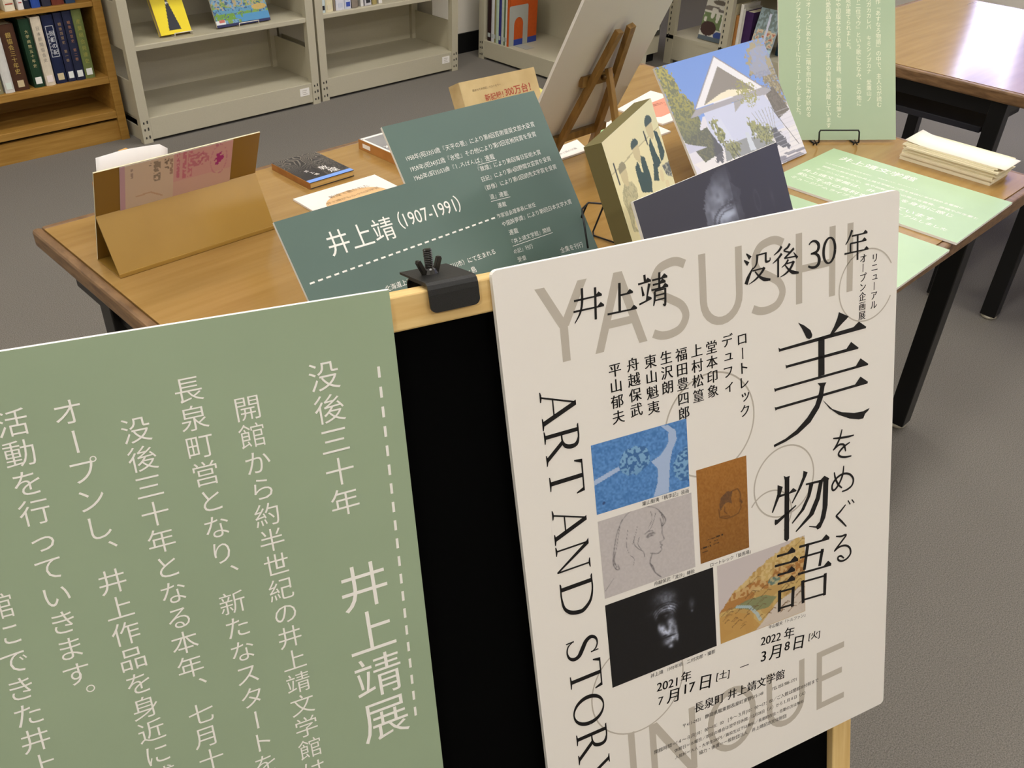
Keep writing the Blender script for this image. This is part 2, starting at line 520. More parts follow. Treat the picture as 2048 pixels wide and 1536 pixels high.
GLYPH_POLYS = [[(0.29699, 0.47255), (0.30438, 0.46831), (0.31185, 0.46224), (0.31412, 0.45723), (0.31337, 0.45468), (0.31036, 0.45383), (0.30717, 0.45543), (0.30437, 0.46085), (0.30104, 0.46679)], [(0.34641, 0.4723), (0.35876, 0.46566), (0.35587, 0.46351), (0.35104, 0.46072), (0.34432, 0.45604), (0.33762, 0.45061), (0.33471, 0.45201), (0.34041, 0.45916), (0.34456, 0.46663)], [(0.27394, 0.45379), (0.2761, 0.45212), (0.3649, 0.4538), (0.37173, 0.4579), (0.3813, 0.45077), (0.38073, 0.44934), (0.27626, 0.44969), (0.27479, 0.44927)], [(0.28197, 0.43574), (0.28343, 0.43449), (0.3564, 0.43411), (0.36222, 0.43982), (0.37196, 0.43188), (0.37139, 0.43075), (0.28471, 0.43207), (0.28285, 0.43159)], [(0.32132, 0.45264), (0.32895, 0.45219), (0.32925, 0.41461), (0.32151, 0.41442)], [(0.26829, 0.41617), (0.26974, 0.41505), (0.36877, 0.41397), (0.37465, 0.42055), (0.38501, 0.41258), (0.38464, 0.41123), (0.27155, 0.41261), (0.26915, 0.41198)], [(0.26856, 0.39761), (0.27003, 0.39646), (0.36818, 0.39524), (0.37512, 0.40177), (0.38513, 0.39403), (0.38457, 0.39222), (0.27185, 0.39397), (0.26961, 0.3933)], [(0.32058, 0.40807), (0.32389, 0.40412), (0.32256, 0.39813), (0.31776, 0.38664), (0.30809, 0.37637), (0.2946, 0.36713), (0.28122, 0.36195), (0.26705, 0.35945), (0.26758, 0.3569), (0.28119, 0.35875), (0.2965, 0.36261), (0.31197, 0.37054), (0.32264, 0.3822), (0.32747, 0.39215), (0.32934, 0.40279), (0.33165, 0.40633)], [(0.32512, 0.39242), (0.33046, 0.38501), (0.33942, 0.37709), (0.3515, 0.37074), (0.36782, 0.3657), (0.37915, 0.36442), (0.38802, 0.36578), (0.38643, 0.36337), (0.38234, 0.36111), (0.37997, 0.35675), (0.37418, 0.3571), (0.36179, 0.36134), (0.34751, 0.369), (0.33544, 0.37892), (0.32788, 0.38886)], [(0.27116, 0.31653), (0.27745, 0.31282), (0.27486, 0.30579), (0.26994, 0.29729), (0.26501, 0.28877), (0.26348, 0.28959), (0.26707, 0.29818), (0.27065, 0.30708)], [(0.271, 0.30497), (0.27293, 0.30555), (0.28549, 0.30456), (0.29039, 0.30776), (0.29467, 0.30395), (0.29388, 0.30301), (0.2729, 0.30273)], [(0.27853, 0.32423), (0.28178, 0.32196), (0.28622, 0.32197), (0.28561, 0.31917), (0.28467, 0.2542), (0.28208, 0.25211), (0.27856, 0.25502), (0.27983, 0.31923)], [(0.26675, 0.27672), (0.26768, 0.27438), (0.2706, 0.27514), (0.29419, 0.2872), (0.2936, 0.28857), (0.27066, 0.2797), (0.26719, 0.28082)], [(0.30317, 0.32231), (0.30848, 0.31909), (0.30709, 0.31616), (0.30017, 0.30481), (0.2893, 0.29127), (0.28832, 0.29242), (0.29624, 0.30431), (0.30217, 0.31594)], [(0.3061, 0.30773), (0.32505, 0.30614), (0.33007, 0.30905), (0.33619, 0.30453), (0.33519, 0.30279), (0.33442, 0.27551), (0.33146, 0.2625), (0.32537, 0.25305), (0.32128, 0.25228), (0.31923, 0.25505), (0.31009, 0.2589), (0.31049, 0.25981), (0.31922, 0.25681), (0.3243, 0.26041), (0.32769, 0.27414), (0.3285, 0.30307), (0.3061, 0.30572)], [(0.31046, 0.30592), (0.31604, 0.3051), (0.31207, 0.29273), (0.30408, 0.27984), (0.28914, 0.26915), (0.28816, 0.27032), (0.3001, 0.28109), (0.30808, 0.29395)], [(0.32305, 0.30504), (0.32809, 0.30405), (0.32416, 0.2856), (0.31613, 0.27086), (0.29404, 0.25857), (0.29285, 0.25966), (0.31008, 0.27278), (0.3191, 0.28887)]]
GLYPH_BARS = [[(0.26933, 0.23971), (0.29232, 0.23747), 0.0022, 0.0062], [(0.26643, 0.22951), (0.29589, 0.22635), 0.0022, 0.0062], [(0.26983, 0.21843), (0.2918, 0.21601), 0.0022, 0.0062], [(0.26969, 0.20834), (0.29174, 0.20581), 0.0022, 0.0062], [(0.29756, 0.24063), (0.33686, 0.23705), 0.0022, 0.0062], [(0.29582, 0.21029), (0.3397, 0.20575), 0.0022, 0.0062], [(0.06789, 0.53837), (0.09361, 0.53841), 0.0014, 0.0037], [(0.06663, 0.52967), (0.09491, 0.52948), 0.0014, 0.0037], [(0.11032, 0.53474), (0.12295, 0.53488), 0.0014, 0.0037], [(0.09763, 0.52135), (0.12588, 0.52084), 0.0014, 0.0037], [(0.12835, 0.54038), (0.14091, 0.54101), 0.0014, 0.0037], [(0.12836, 0.5234), (0.14071, 0.52624), 0.0014, 0.0037], [(0.14215, 0.54117), (0.15721, 0.5415), 0.0014, 0.0037], [(0.14251, 0.53715), (0.15526, 0.53763), 0.0014, 0.0037], [(0.14084, 0.53298), (0.15767, 0.53345), 0.0014, 0.0037], [(0.36096, 0.54119), (0.38017, 0.54129), 0.0014, 0.00333], [(0.35916, 0.53447), (0.3791, 0.5345), 0.0014, 0.00333], [(0.35236, 0.52611), (0.38188, 0.52582), 0.0014, 0.00333]]
GLYPH_RIBBONS = [([(0.27217, 0.20028), (0.27126, 0.17579)], [0.0042, 0.00378]), ([(0.28966, 0.19808), (0.28828, 0.17525)], [0.0042, 0.00378]), ([(0.30888, 0.24088), (0.30397, 0.21227)], [0.0042, 0.00378]), ([(0.328, 0.22822), (0.32417, 0.20971)], [0.0042, 0.00378]), ([(0.3019, 0.20091), (0.30246, 0.17419)], [0.0042, 0.00378]), ([(0.33198, 0.19859), (0.33113, 0.17285)], [0.0042, 0.00378]), ([(0.27155, 0.19835), (0.29066, 0.19626)], [0.0022, 0.0022]), ([(0.2713, 0.17943), (0.28871, 0.17784)], [0.0022, 0.0022]), ([(0.29832, 0.228), (0.32969, 0.22513)], [0.0022, 0.0022]), ([(0.3019, 0.1991), (0.33264, 0.19579)], [0.0022, 0.0022]), ([(0.30247, 0.17787), (0.33154, 0.17475)], [0.0022, 0.0022]), ([(0.34079, 0.34583), (0.3499, 0.34401), (0.36011, 0.34256), (0.36792, 0.34211)], [0.0014, 0.0023, 0.0023, 0.0014]), ([(0.3522, 0.3525), (0.34949, 0.34412), (0.34493, 0.33705), (0.34094, 0.33316)], [0.0014, 0.0023, 0.0023, 0.0014]), ([(0.34194, 0.33372), (0.34838, 0.33693), (0.3541, 0.33585), (0.3562, 0.33225), (0.35731, 0.32774)], [0.0014, 0.0023, 0.0023, 0.0023, 0.0014]), ([(0.3627, 0.33582), (0.35516, 0.33338), (0.34931, 0.32948), (0.34813, 0.32645), (0.35123, 0.32355), (0.35742, 0.32146), (0.36508, 0.32048)], [0.0014, 0.0023, 0.0023, 0.0023, 0.0023, 0.0023, 0.0014]), ([(0.34265, 0.30909), (0.34438, 0.30177), (0.34818, 0.29412), (0.35322, 0.2888)], [0.0014, 0.0023, 0.0023, 0.0014]), ([(0.3551, 0.31262), (0.35362, 0.30246), (0.34819, 0.29342), (0.34289, 0.28951), (0.3402, 0.2917), (0.34076, 0.29686), (0.34643, 0.30201), (0.35463, 0.30388), (0.36298, 0.30108), (0.36813, 0.29439), (0.36659, 0.28791), (0.36016, 0.28498), (0.35329, 0.2848)], [0.0014, 0.0023, 0.0023, 0.0023, 0.0023, 0.0023, 0.0023, 0.0023, 0.0023, 0.0023, 0.0023, 0.0023, 0.0014]), ([(0.35836, 0.26857), (0.35155, 0.26314), (0.34658, 0.26014), (0.34703, 0.25823), (0.35341, 0.25105), (0.35987, 0.24326)], [0.0014, 0.0023, 0.0023, 0.0023, 0.0023, 0.0014]), ([(0.36144, 0.27236), (0.3647, 0.26695)], [0.0014, 0.0014]), ([(0.3665, 0.27185), (0.36999, 0.26707)], [0.0014, 0.0014]), ([(0.34585, 0.23657), (0.35262, 0.23434), (0.35962, 0.23383), (0.35482, 0.2291), (0.34646, 0.22233), (0.34376, 0.21981)], [0.0014, 0.0023, 0.0023, 0.0023, 0.0023, 0.0014]), ([(0.34376, 0.21981), (0.35068, 0.22272), (0.3592, 0.22166), (0.36507, 0.21659), (0.36606, 0.20985), (0.36099, 0.20553), (0.35414, 0.20514), (0.34941, 0.20823), (0.34936, 0.21154), (0.35319, 0.21132), (0.35731, 0.20734)], [0.0014, 0.0023, 0.0023, 0.0023, 0.0023, 0.0023, 0.0023, 0.0023, 0.0023, 0.0023, 0.0014]), ([(0.07588, 0.54736), (0.07514, 0.53629), (0.07262, 0.5278), (0.06702, 0.52017)], [0.0022, 0.0022, 0.00176, 0.00066]), ([(0.08798, 0.5458), (0.08641, 0.51949)], [0.0022, 0.0022]), ([(0.11082, 0.54502), (0.1093, 0.52184)], [0.00242, 0.00242]), ([(0.13491, 0.54724), (0.13538, 0.54075)], [0.0022, 0.0022]), ([(0.13167, 0.53791), (0.13294, 0.52977)], [0.0011, 0.00264]), ([(0.13925, 0.53909), (0.13558, 0.5258)], [0.00264, 0.0011]), ([(0.1496, 0.54661), (0.14876, 0.53331)], [0.0022, 0.0022]), ([(0.14415, 0.53155), (0.14374, 0.52524), (0.14227, 0.51939)], [0.0022, 0.0022, 0.0011]), ([(0.15463, 0.53244), (0.15378, 0.51842), (0.15164, 0.51938)], [0.0022, 0.0022, 0.00088]), ([(0.14415, 0.53155), (0.1546, 0.53191)], [0.0014, 0.0014]), ([(0.14389, 0.52761), (0.15404, 0.52789)], [0.0014, 0.0014]), ([(0.14333, 0.52372), (0.1538, 0.52392)], [0.0014, 0.0014]), ([(0.23984, 0.54613), (0.24396, 0.54157)], [0.001, 0.004]), ([(0.23715, 0.541), (0.24162, 0.53677)], [0.001, 0.004]), ([(0.23876, 0.5193), (0.2413, 0.5248), (0.24665, 0.53282)], [0.004, 0.0035, 0.0008]), ([(0.25136, 0.54356), (0.25124, 0.53821), (0.24942, 0.5337), (0.24488, 0.53065)], [0.0022, 0.0022, 0.00176, 0.00066]), ([(0.25134, 0.54273), (0.26135, 0.54318)], [0.0014, 0.0014]), ([(0.26102, 0.54379), (0.26088, 0.53648), (0.26225, 0.53526), (0.26539, 0.53581), (0.26561, 0.53841)], [0.0022, 0.0022, 0.0022, 0.0014, 0.00084]), ([(0.24589, 0.52991), (0.25902, 0.53028)], [0.0014, 0.0014]), ([(0.25938, 0.53078), (0.25618, 0.5269), (0.24949, 0.52187), (0.24166, 0.51874)], [0.00286, 0.00242, 0.00176, 0.00044]), ([(0.24879, 0.52896), (0.25299, 0.524), (0.259, 0.52008), (0.2658, 0.51865)], [0.00112, 0.00198, 0.00352, 0.00176]), ([(0.27868, 0.54598), (0.27565, 0.54262), (0.26982, 0.53947)], [0.00264, 0.0022, 0.00066]), ([(0.27878, 0.53957), (0.27503, 0.53604), (0.26848, 0.53233)], [0.00264, 0.0022, 0.00066]), ([(0.27467, 0.53499), (0.27445, 0.519)], [0.0022, 0.0022]), ([(0.28805, 0.54687), (0.28536, 0.54372), (0.28127, 0.54164), (0.28799, 0.53907)], [0.00242, 0.0022, 0.0014, 0.0014]), ([(0.29265, 0.5419), (0.28799, 0.53865), (0.28155, 0.5346)], [0.00242, 0.0022, 0.0014]), ([(0.28155, 0.5346), (0.29583, 0.53432)], [0.0014, 0.0014]), ([(0.29227, 0.53832), (0.29654, 0.5325)], [0.0007, 0.00286]), ([(0.28616, 0.53294), (0.28328, 0.52966), (0.27863, 0.52698)], [0.0022, 0.00176, 0.00066]), ([(0.28381, 0.52942), (0.29221, 0.52988)], [0.0014, 0.0014]), ([(0.29257, 0.53038), (0.28859, 0.52446), (0.28283, 0.52056), (0.27658, 0.51861)], [0.00286, 0.00242, 0.00176, 0.00044]), ([(0.28255, 0.52838), (0.28643, 0.52386), (0.29143, 0.52038), (0.29828, 0.51883)], [0.00112, 0.00198, 0.00352, 0.00176]), ([(0.36131, 0.54674), (0.35886, 0.54178), (0.35624, 0.53754), (0.3536, 0.53436)], [0.00286, 0.0022, 0.00176, 0.00088]), ([(0.35955, 0.53475), (0.35973, 0.52588)], [0.0022, 0.0022]), ([(0.3682, 0.54069), (0.3685, 0.51779)], [0.0022, 0.0022]), ([(0.31002, 0.54183), (0.31201, 0.54361), (0.31497, 0.54442), (0.31831, 0.5434), (0.32093, 0.54065), (0.32117, 0.53715), (0.31872, 0.53411), (0.31203, 0.53326)], [0.0012, 0.0016, 0.002, 0.0026, 0.0034, 0.0034, 0.0026, 0.0014]), ([(0.31203, 0.53326), (0.31723, 0.53264), (0.32098, 0.52995), (0.32213, 0.52596), (0.32102, 0.52237), (0.31765, 0.52047), (0.31316, 0.52071), (0.30906, 0.52262)], [0.0014, 0.002, 0.003, 0.0036, 0.0034, 0.0026, 0.0024, 0.0018]), ([(0.34083, 0.53212), (0.3404, 0.52915), (0.33953, 0.52641), (0.33827, 0.52411), (0.33673, 0.5224), (0.33499, 0.5214), (0.33319, 0.52117), (0.33145, 0.52173), (0.32988, 0.52304), (0.3286, 0.52501), (0.32769, 0.5275), (0.32721, 0.53034), (0.32719, 0.53333), (0.32763, 0.53627), (0.3285, 0.53897), (0.32975, 0.54124), (0.33128, 0.54294), (0.33299, 0.54394), (0.33478, 0.54419), (0.33651, 0.54365), (0.33808, 0.54237), (0.33937, 0.54043), (0.3403, 0.53796), (0.3408, 0.53512), (0.34083, 0.53212)], [0.0032, 0.00315, 0.00299, 0.00273, 0.0024, 0.00201, 0.0016, 0.00201, 0.0024, 0.00273, 0.00299, 0.00315, 0.0032, 0.00315, 0.00299, 0.00273, 0.0024, 0.00201, 0.0016, 0.00201, 0.0024, 0.00273, 0.00299, 0.00315, 0.0032])]
HOUSE_SHAPES = {'tree': [(-0.007, 0.014), (0.008, -0.006), (0.075, 0.005), (0.103, 0.061), (0.12, 0.144), (0.13, 0.226), (0.188, 0.34), (0.181, 0.48), (0.145, 0.622), (-0.002, 0.584)], 'roof': [(0.503, 0.036), (0.183, 0.372), (0.829, 0.375)], 'gable': [(0.502, 0.116), (0.266, 0.365), (0.747, 0.368)], 'strip': [(0.266, 0.365), (0.442, 0.318), (0.518, 0.311), (0.595, 0.33), (0.718, 0.363), (0.576, 0.369), (0.422, 0.363)], 'eave': [(0.184, 0.377), (0.827, 0.378), (0.901, 0.418), (0.83, 0.441), (0.606, 0.412), (0.119, 0.422)], 'shade': [(0.83, 0.441), (0.921, 0.391), (0.997, 0.615), (0.861, 0.655), (0.846, 0.575)], 'rtree': [(0.874, -0.009), (0.995, -0.002), (1.015, 0.379), (0.997, 0.615), (0.907, 0.419), (0.829, 0.375), (0.879, 0.325), (0.775, 0.296), (0.76, 0.165)], 'olive': [(0.608, 0.303), (0.689, 0.289), (0.739, 0.372), (0.754, 0.45), (0.676, 0.507), (0.603, 0.459), (0.58, 0.389)], 'lwall': [(-0.01, 0.387), (0.169, 0.437), (0.159, 0.656), (0.009, 0.662)], 'lfence': [(0.002, 0.582), (0.158, 0.658), (0.003, 0.66)], 'bush1': [(0.272, 0.482), (0.311, 0.488), (0.339, 0.577), (0.328, 0.687), (0.273, 0.688), (0.267, 0.6)], 'bush2': [(0.306, 0.7), (0.365, 0.673), (0.442, 0.712), (0.405, 0.808), (0.306, 0.8)], 'bush3': [(0.575, 0.551), (0.66, 0.633), (0.763, 0.687), (0.73, 0.81), (0.662, 0.808), (0.569, 0.686)], 'plantr': [(0.761, 0.69), (0.819, 0.733), (0.876, 0.909), (0.751, 0.856)], 'planter': [(0.299, 0.697), (0.529, 0.7), (0.747, 0.809), (0.73, 0.845), (0.333, 0.81), (0.269, 0.814)], 'post': [(0.515, 0.661), (0.546, 0.665), (0.558, 0.814), (0.503, 0.808)], 'pl': [(0.237, 0.583), (0.279, 0.69), (0.249, 0.806), (0.18, 0.808)], 's1': [(0.779, 0.926), (1.015, 0.943), (1.014, 0.964), (0.818, 0.954)], 's2': [(0.738, 0.936), (0.801, 0.951), (0.779, 0.997), (0.728, 0.993)], 's3': [(0.758, 0.968), (0.938, 0.967), (0.979, 0.996), (0.791, 1.009)]}
GROUP_SHAPES = {'b1a': [(0.869, 0.156), (0.942, 0.176), (0.963, 0.249), (0.976, 0.305), (0.925, 0.329), (0.861, 0.336), (0.882, 0.21)], 'b1b': [(0.783, 0.172), (0.81, 0.26), (0.858, 0.338), (0.767, 0.344), (0.731, 0.41), (0.639, 0.383), (0.709, 0.3), (0.722, 0.202)], 'b2a': [(0.449, 0.22), (0.477, 0.284), (0.565, 0.354), (0.511, 0.413), (0.386, 0.374), (0.376, 0.317), (0.385, 0.238)], 'b2b': [(0.514, 0.207), (0.589, 0.231), (0.593, 0.284), (0.604, 0.355), (0.56, 0.428), (0.482, 0.404), (0.497, 0.3)], 'h1': [(0.826, 0.094), (0.808, 0.127)], 'h2': [(0.481, 0.137), (0.48, 0.176)], 'h3': [(0.181, 0.186), (0.179, 0.214)], 'st1': [(0.698, 0.125), (0.705, 0.187)], 'st2': [(0.075, 0.134), (0.075, 0.234)], 'line': [(0.017, 0.167), (1.017, 0.16)], 'dk': [(0.853, 0.355), (1.012, 0.368), (0.989, 0.461), (0.889, 0.421)], 'b3': [(0.151, 0.252), (0.269, 0.279), (0.315, 0.329), (0.296, 0.372), (0.182, 0.392), (0.113, 0.479), (0.145, 0.523), (0.064, 0.495), (0.07, 0.385), (0.048, 0.327), (0.073, 0.287)]}
# ------------------------------------------------------------------ materials
CARPET = mat('carpet', '8b867d', rough=0.95, spec=0.05, c2='625e58', vscale=380, vdetail=8, bump=0.3, bscale=700)
WALL = mat('wall_paint', 'e4ded0', rough=0.8, spec=0.2)
CEIL = mat('ceiling_tile', 'e8e5de', rough=0.9, spec=0.1)
BLACK = mat('black_vinyl', '0b0b0c', rough=0.6, spec=0.3)
STEEL = mat('painted_steel', 'bdb69e', rough=0.5, spec=0.35, var=0.03, vscale=300)
HOLE = mat('dark_hole', '3a3833', rough=0.7)
OAK = mat('oak', 'ae8540', rough=0.45, spec=0.35, c2='966d2c', vscale=6, stretch=(1.0, 6, 14))
TOP = mat('table_veneer', 'a6844e', rough=0.17, spec=0.5, c2='987640', vscale=4, stretch=(1.0, 12, 12))
BAND = mat('table_edge_wood', '8d6d4b', rough=0.4, spec=0.4, c2='63482e', vscale=9, stretch=(6, 2.5, 14))
LEGM = mat('black_steel', '0d0d0e', rough=0.35, spec=0.4)
CHROME = mat('zinc_foot', 'd8d2c0', rough=0.3, metal=0.6)
PINE = mat('pine', 'e2c486', rough=0.5, spec=0.35, c2='cfa968', vscale=7, stretch=(1.5, 16, 16))
PINEV = mat('pine_upright', 'e2c486', rough=0.5, spec=0.35, c2='cfa968', vscale=7, stretch=(16, 1.5, 16))
CHALK = mat('blackboard', '030303', rough=0.9, spec=0.05)
FOAM = mat('foam_board_edge', 'efece4', rough=0.7, spec=0.2)
WPOST = mat('white_print', 'e9e4dc', rough=0.5, spec=0.3)
GPOST = mat('sage_print', '98a98c', rough=0.5, spec=0.3, var=0.03, vscale=9)
DPOST = mat('dark_green_print', '5a6f66', rough=0.42, spec=0.4, var=0.05, vscale=5)
LPOST = mat('pale_green_print', 'a9c39a', rough=0.4, spec=0.4, var=0.05, vscale=7)
INKW = mat('white_ink', 'f2efe8', rough=0.5, spec=0.3)
INKC = mat('cream_ink', 'e6e6cf', rough=0.5, spec=0.3)
INKB = mat('black_ink', '0e0c0d', rough=0.45, spec=0.35)
INKG = mat('taupe_ink', 'bbb3a6', rough=0.5, spec=0.3)
PAPER = mat('paper', 'f4f0e8', rough=0.7, spec=0.2)
CREAMP = mat('cream_paper', 'eee4c8', rough=0.75, spec=0.15, c2='d9cfae', vscale=3, stretch=(2, 2, 400))
WIRE = mat('black_wire', '0c0b0a', rough=0.35, spec=0.4)
WWIRE = mat('white_wire', 'e9e2d2', rough=0.4)

# ------------------------------------------------------------------ the room
struct(MB().box(-3.2, -3.4, -0.05, 6.5, 4.2, 0.0).build('floor', CARPET))
struct(MB().box(-3.2, -3.4, 2.8, 6.5, 4.2, 2.9).build('ceiling', CEIL))
struct(MB().box(-3.2, 4.2, 0, 6.5, 4.3, 2.8).build('wall_back', WALL))
struct(MB().box(-3.3, -3.4, 0, -3.2, 4.3, 2.8).build('wall_left', WALL))
struct(MB().box(-3.3, -3.5, 0, 6.6, -3.4, 2.8).build('wall_front', WALL))
struct(MB().box(3.42, 4.06, 0.0, 4.42, 4.2, 2.8).build('wall_pillar', WALL))
struct(MB().box(3.42, 4.048, 0.0, 4.42, 4.06, 0.11).build('baseboard_pillar', BLACK))
WY0, WY1, WZ0, WZ1 = -2.2, 2.36, 0.8, 2.3
struct(MB().box(6.5, -3.4, 0, 6.6, 4.3, WZ0).box(6.5, -3.4, WZ1, 6.6, 4.3, 2.8).box(6.5, -3.4, WZ0, 6.6, WY0, WZ1).box(6.5, WY1, WZ0, 6.6, 4.3, WZ1).build('wall_right', WALL))
def pane_mat(name, tint, gloss):
    m = bpy.data.materials.new(name); m.use_nodes = True
    nt = m.node_tree; nt.nodes.remove(nt.nodes['Principled BSDF'])
    t = nt.nodes.new('ShaderNodeBsdfTransparent'); t.inputs[0].default_value = (*tint, 1)
    g = nt.nodes.new('ShaderNodeBsdfGlossy'); g.inputs['Roughness'].default_value = 0.05
    mx = nt.nodes.new('ShaderNodeMixShader'); mx.inputs[0].default_value = gloss
    nt.links.new(t.outputs[0], mx.inputs[1]); nt.links.new(g.outputs[0], mx.inputs[2]); nt.links.new(mx.outputs[0], nt.nodes['Material Output'].inputs[0])
    return m
win = struct(MB().box(6.52, WY0, WZ0, 6.58, WY1, WZ0 + .04).box(6.52, WY0, WZ1 - .04, 6.58, WY1, WZ1).box(6.52, WY0, WZ0, 6.58, WY0 + .04, WZ1).box(6.52, WY1 - .04, WZ0, 6.58, WY1, WZ1)
             .box(6.53, .1, WZ0, 6.57, .14, WZ1).box(6.535, 1.96, 1.17, 6.565, 1.98, 1.44).box(6.535, 2.26, 1.17, 6.565, 2.28, 1.44).box(6.535, 1.96, 1.16, 6.565, 2.28, 1.18).box(6.535, 1.96, 1.43, 6.565, 2.28, 1.45).build('window_1', STEEL))
fr = MB()
for y0, y1, z0, z1 in ((WY0 + .04, .1, WZ0 + .04, WZ1 - .04), (.14, 1.96, WZ0 + .04, WZ1 - .04), (2.28, WY1 - .04, WZ0 + .04, WZ1 - .04), (1.98, 2.26, WZ0 + .04, 1.16), (1.98, 2.26, 1.45, WZ1 - .04)):
    fr.box(6.548, y0, z0, 6.552, y1, z1)
fr.build('tinted_pane', pane_mat('tinted_glass', (0.25, 0.26, 0.36), 0.06), win)
MB().box(6.548, 1.98, 1.18, 6.552, 2.26, 1.43).build('added_clear_pane', pane_mat('clear_glass', (0.97, 0.98, 1), 0.06), win)  # added untinted pane, put in for the white glint on the reading table

LAMP_HOUSE = mat('lamp_housing', 'e9e7e0', rough=0.4)
LAMP = emit('lamp_diffuser', LIGHT_COL, LIGHT_POWER)
for x, y, sx, sy in LIGHTS:
    t = thing('ceiling_light', 'long white fluorescent ceiling light fixed to the ceiling', 'ceiling light', place(x, y, 2.74), 'ceiling lights')
    MB().box(-sx / 2 - .03, -sy / 2 - .03, 0.0, sx / 2 + .03, sy / 2 + .03, 0.06).build('lamp_housing', LAMP_HOUSE, t)
    MB().box(-sx / 2, -sy / 2, -0.012, sx / 2, sy / 2, -0.001).build('diffuser', LAMP, t)

# ------------------------------------------------------------------ steel bookshelves
def steel_shelf(label, mw, w, d, shelves, height=1.9, sticker=True):
    t = thing('steel_bookshelf', label, 'bookshelf', mw, None)
    p = 0.042
    for x in (0, w - p):
        for y in (0.0, d - 0.03):
            m = MB().box(x, y, 0, x + p, y + 0.03, height)
            if y == 0.0:
                for z in (0.02, 0.055, 0.085):
                    for dx in (0.011, 0.027):
                        m.box(x + dx, -0.0012, z, x + dx + 0.006, 0.0, z + 0.009 + 0.004 * (dx > .02), 1)
            m.build('upright', [STEEL, HOLE], t)
    for x in (0.012, w - 0.018):
        m = MB()
        for z0, z1 in ((0.0, 0.06), (0.10, 0.255), (0.385, 0.57), (0.70, 0.88), (1.02, 1.2), (1.34, 1.5)):
            m.box(x, 0.03, z0, x + 0.006, d - 0.03, z1)
        m.build('side_panel', STEEL, t)
    MB().box(p, 0.002, 0.012, w - p, 0.012, 0.105).build('base_panel', STEEL, t, bevel=0.002)
    MB().box(0.018, 0.012, 0.085, w - 0.018, d - 0.008, 0.105).build('base_shelf', STEEL, t)
    for z in shelves:
        MB().box(0.018, 0.004, z - 0.022, w - 0.018, d - 0.012, z).build('shelf', STEEL, t, bevel=0.003)
    MB().box(0.012, d - 0.008, 0.06, w - 0.012, d, height).build('back_panel', STEEL, t)
    if sticker:
        s = MB().box(w - 0.112, 0.0008, 0.051, w - 0.06, 0.002, 0.087).build('shelf_label', PAPER, t)
        g = MB()
        for i, (a, b) in enumerate(((0.012, 0.038), (0.012, 0.034), (0.014, 0.040))):
            g.box(w - 0.112 + a, 0.0002, 0.076 - i * 0.009, w - 0.112 + b, 0.0008, 0.078 - i * 0.009)
        g.build('label_lines', mat('faded_ink', 'b3aa9c', rough=.6), s)
    return t
SZ = (0.405, 0.715, 1.02, 1.33, 1.64)
steel_shelf('beige steel bookshelf beside the oak bookcase, holding a yellow book on its middle shelf', place(1.56, 3.80, 0), 0.915, 0.37, SZ)
steel_shelf('beige steel bookshelf with small books, middle one of the three grey units', place(2.493, 3.81, 0), 0.895, 0.37, SZ)
steel_shelf('beige steel bookshelf standing sideways, holding thin volumes and an orange binder', place(3.65, 3.925, 0, R(-90)), 0.90, 0.40, (0.715, 1.02, 1.33, 1.64), sticker=False)

# rack behind the white board: perforated uprights, books facing out
rk = thing('display_rack', 'pale steel rack with perforated uprights behind the house photograph, holding picture books', 'rack', place(4.45, 3.20, 0, R(-90)))
for x in (0.0, 0.36, 0.86):
    m = MB().box(x, 0, 0, x + 0.05, 0.03, 1.9)
    for k in range(60):
        m.box(x + 0.012, -0.001, 0.12 + k * 0.03, x + 0.018, 0.0, 0.135 + k * 0.03, 1)
    m.build('upright', [STEEL, HOLE], rk)
MB().box(0.0, 0.001, 0.03, 0.9, 0.012, 0.14).build('base_panel', STEEL, rk)
MB().box(0.0, 0.0, 0.14, 0.9, 0.5, 0.16).build('shelf', STEEL, rk)
MB().box(0.0, 0.0, 0.50, 0.9, 0.5, 0.52).build('shelf', STEEL, rk)
MB().box(0.0, 0.5, 0.03, 0.9, 0.512, 1.9).build('back_panel', STEEL, rk)
cb = thing('filing_cabinet', 'cream cabinet with a dark label holder standing behind the white board on the easel', 'cabinet', place(4.30, 3.24, 0))
CREAM = mat('cream_cabinet_paint', 'cfc8ae', rough=0.5)
MB().box(0.0, 0.0, 0.05, 0.14, 0.5, 1.5).build('cabinet_body', CREAM, cb)
MB().box(0.02, 0.02, 0.0, 0.13, 0.48, 0.05).build('plinth', BLACK, cb)
hh = MB().box(0.075, -0.008, 0.15, 0.128, 0.0, 0.28).build('label_holder', mat('dark_grey_plastic', '55534c', rough=.5), cb)
MB().box(0.090, -0.010, 0.18, 0.116, -0.008, 0.255).build('label_card', PAPER, hh)

# ------------------------------------------------------------------ oak bookcase
oc = thing('oak_bookcase', 'golden oak bookcase with thick bound volumes at the left of the grey shelves', 'bookcase', place(0.62, 3.91, 0))
W_ = 0.926; D_ = 0.27
for x in (0.0, W_ - 0.035):
    MB().box(x, 0, 0, x + 0.035, D_, 1.8).build('side_panel', OAK, oc)
for z in (0.128, 0.276, 0.572, 0.88, 1.2, 1.5):
    MB().box(0.035, 0.002, z - (0.019 if z > .5 else 0.03), W_ - 0.035, D_ - 0.01, z).build('shelf', OAK, oc, bevel=0.002)
MB().box(0.035, 0.012, 0.0, W_ - 0.035, 0.03, 0.085).build('plinth', OAK, oc)
MB().box(0.035, D_ - 0.01, 0.085, W_ - 0.035, D_, 1.8).build('back_panel', OAK, oc)
MB().box(0.0, 0, 1.8, W_, D_, 1.83).build('top_panel', OAK, oc)

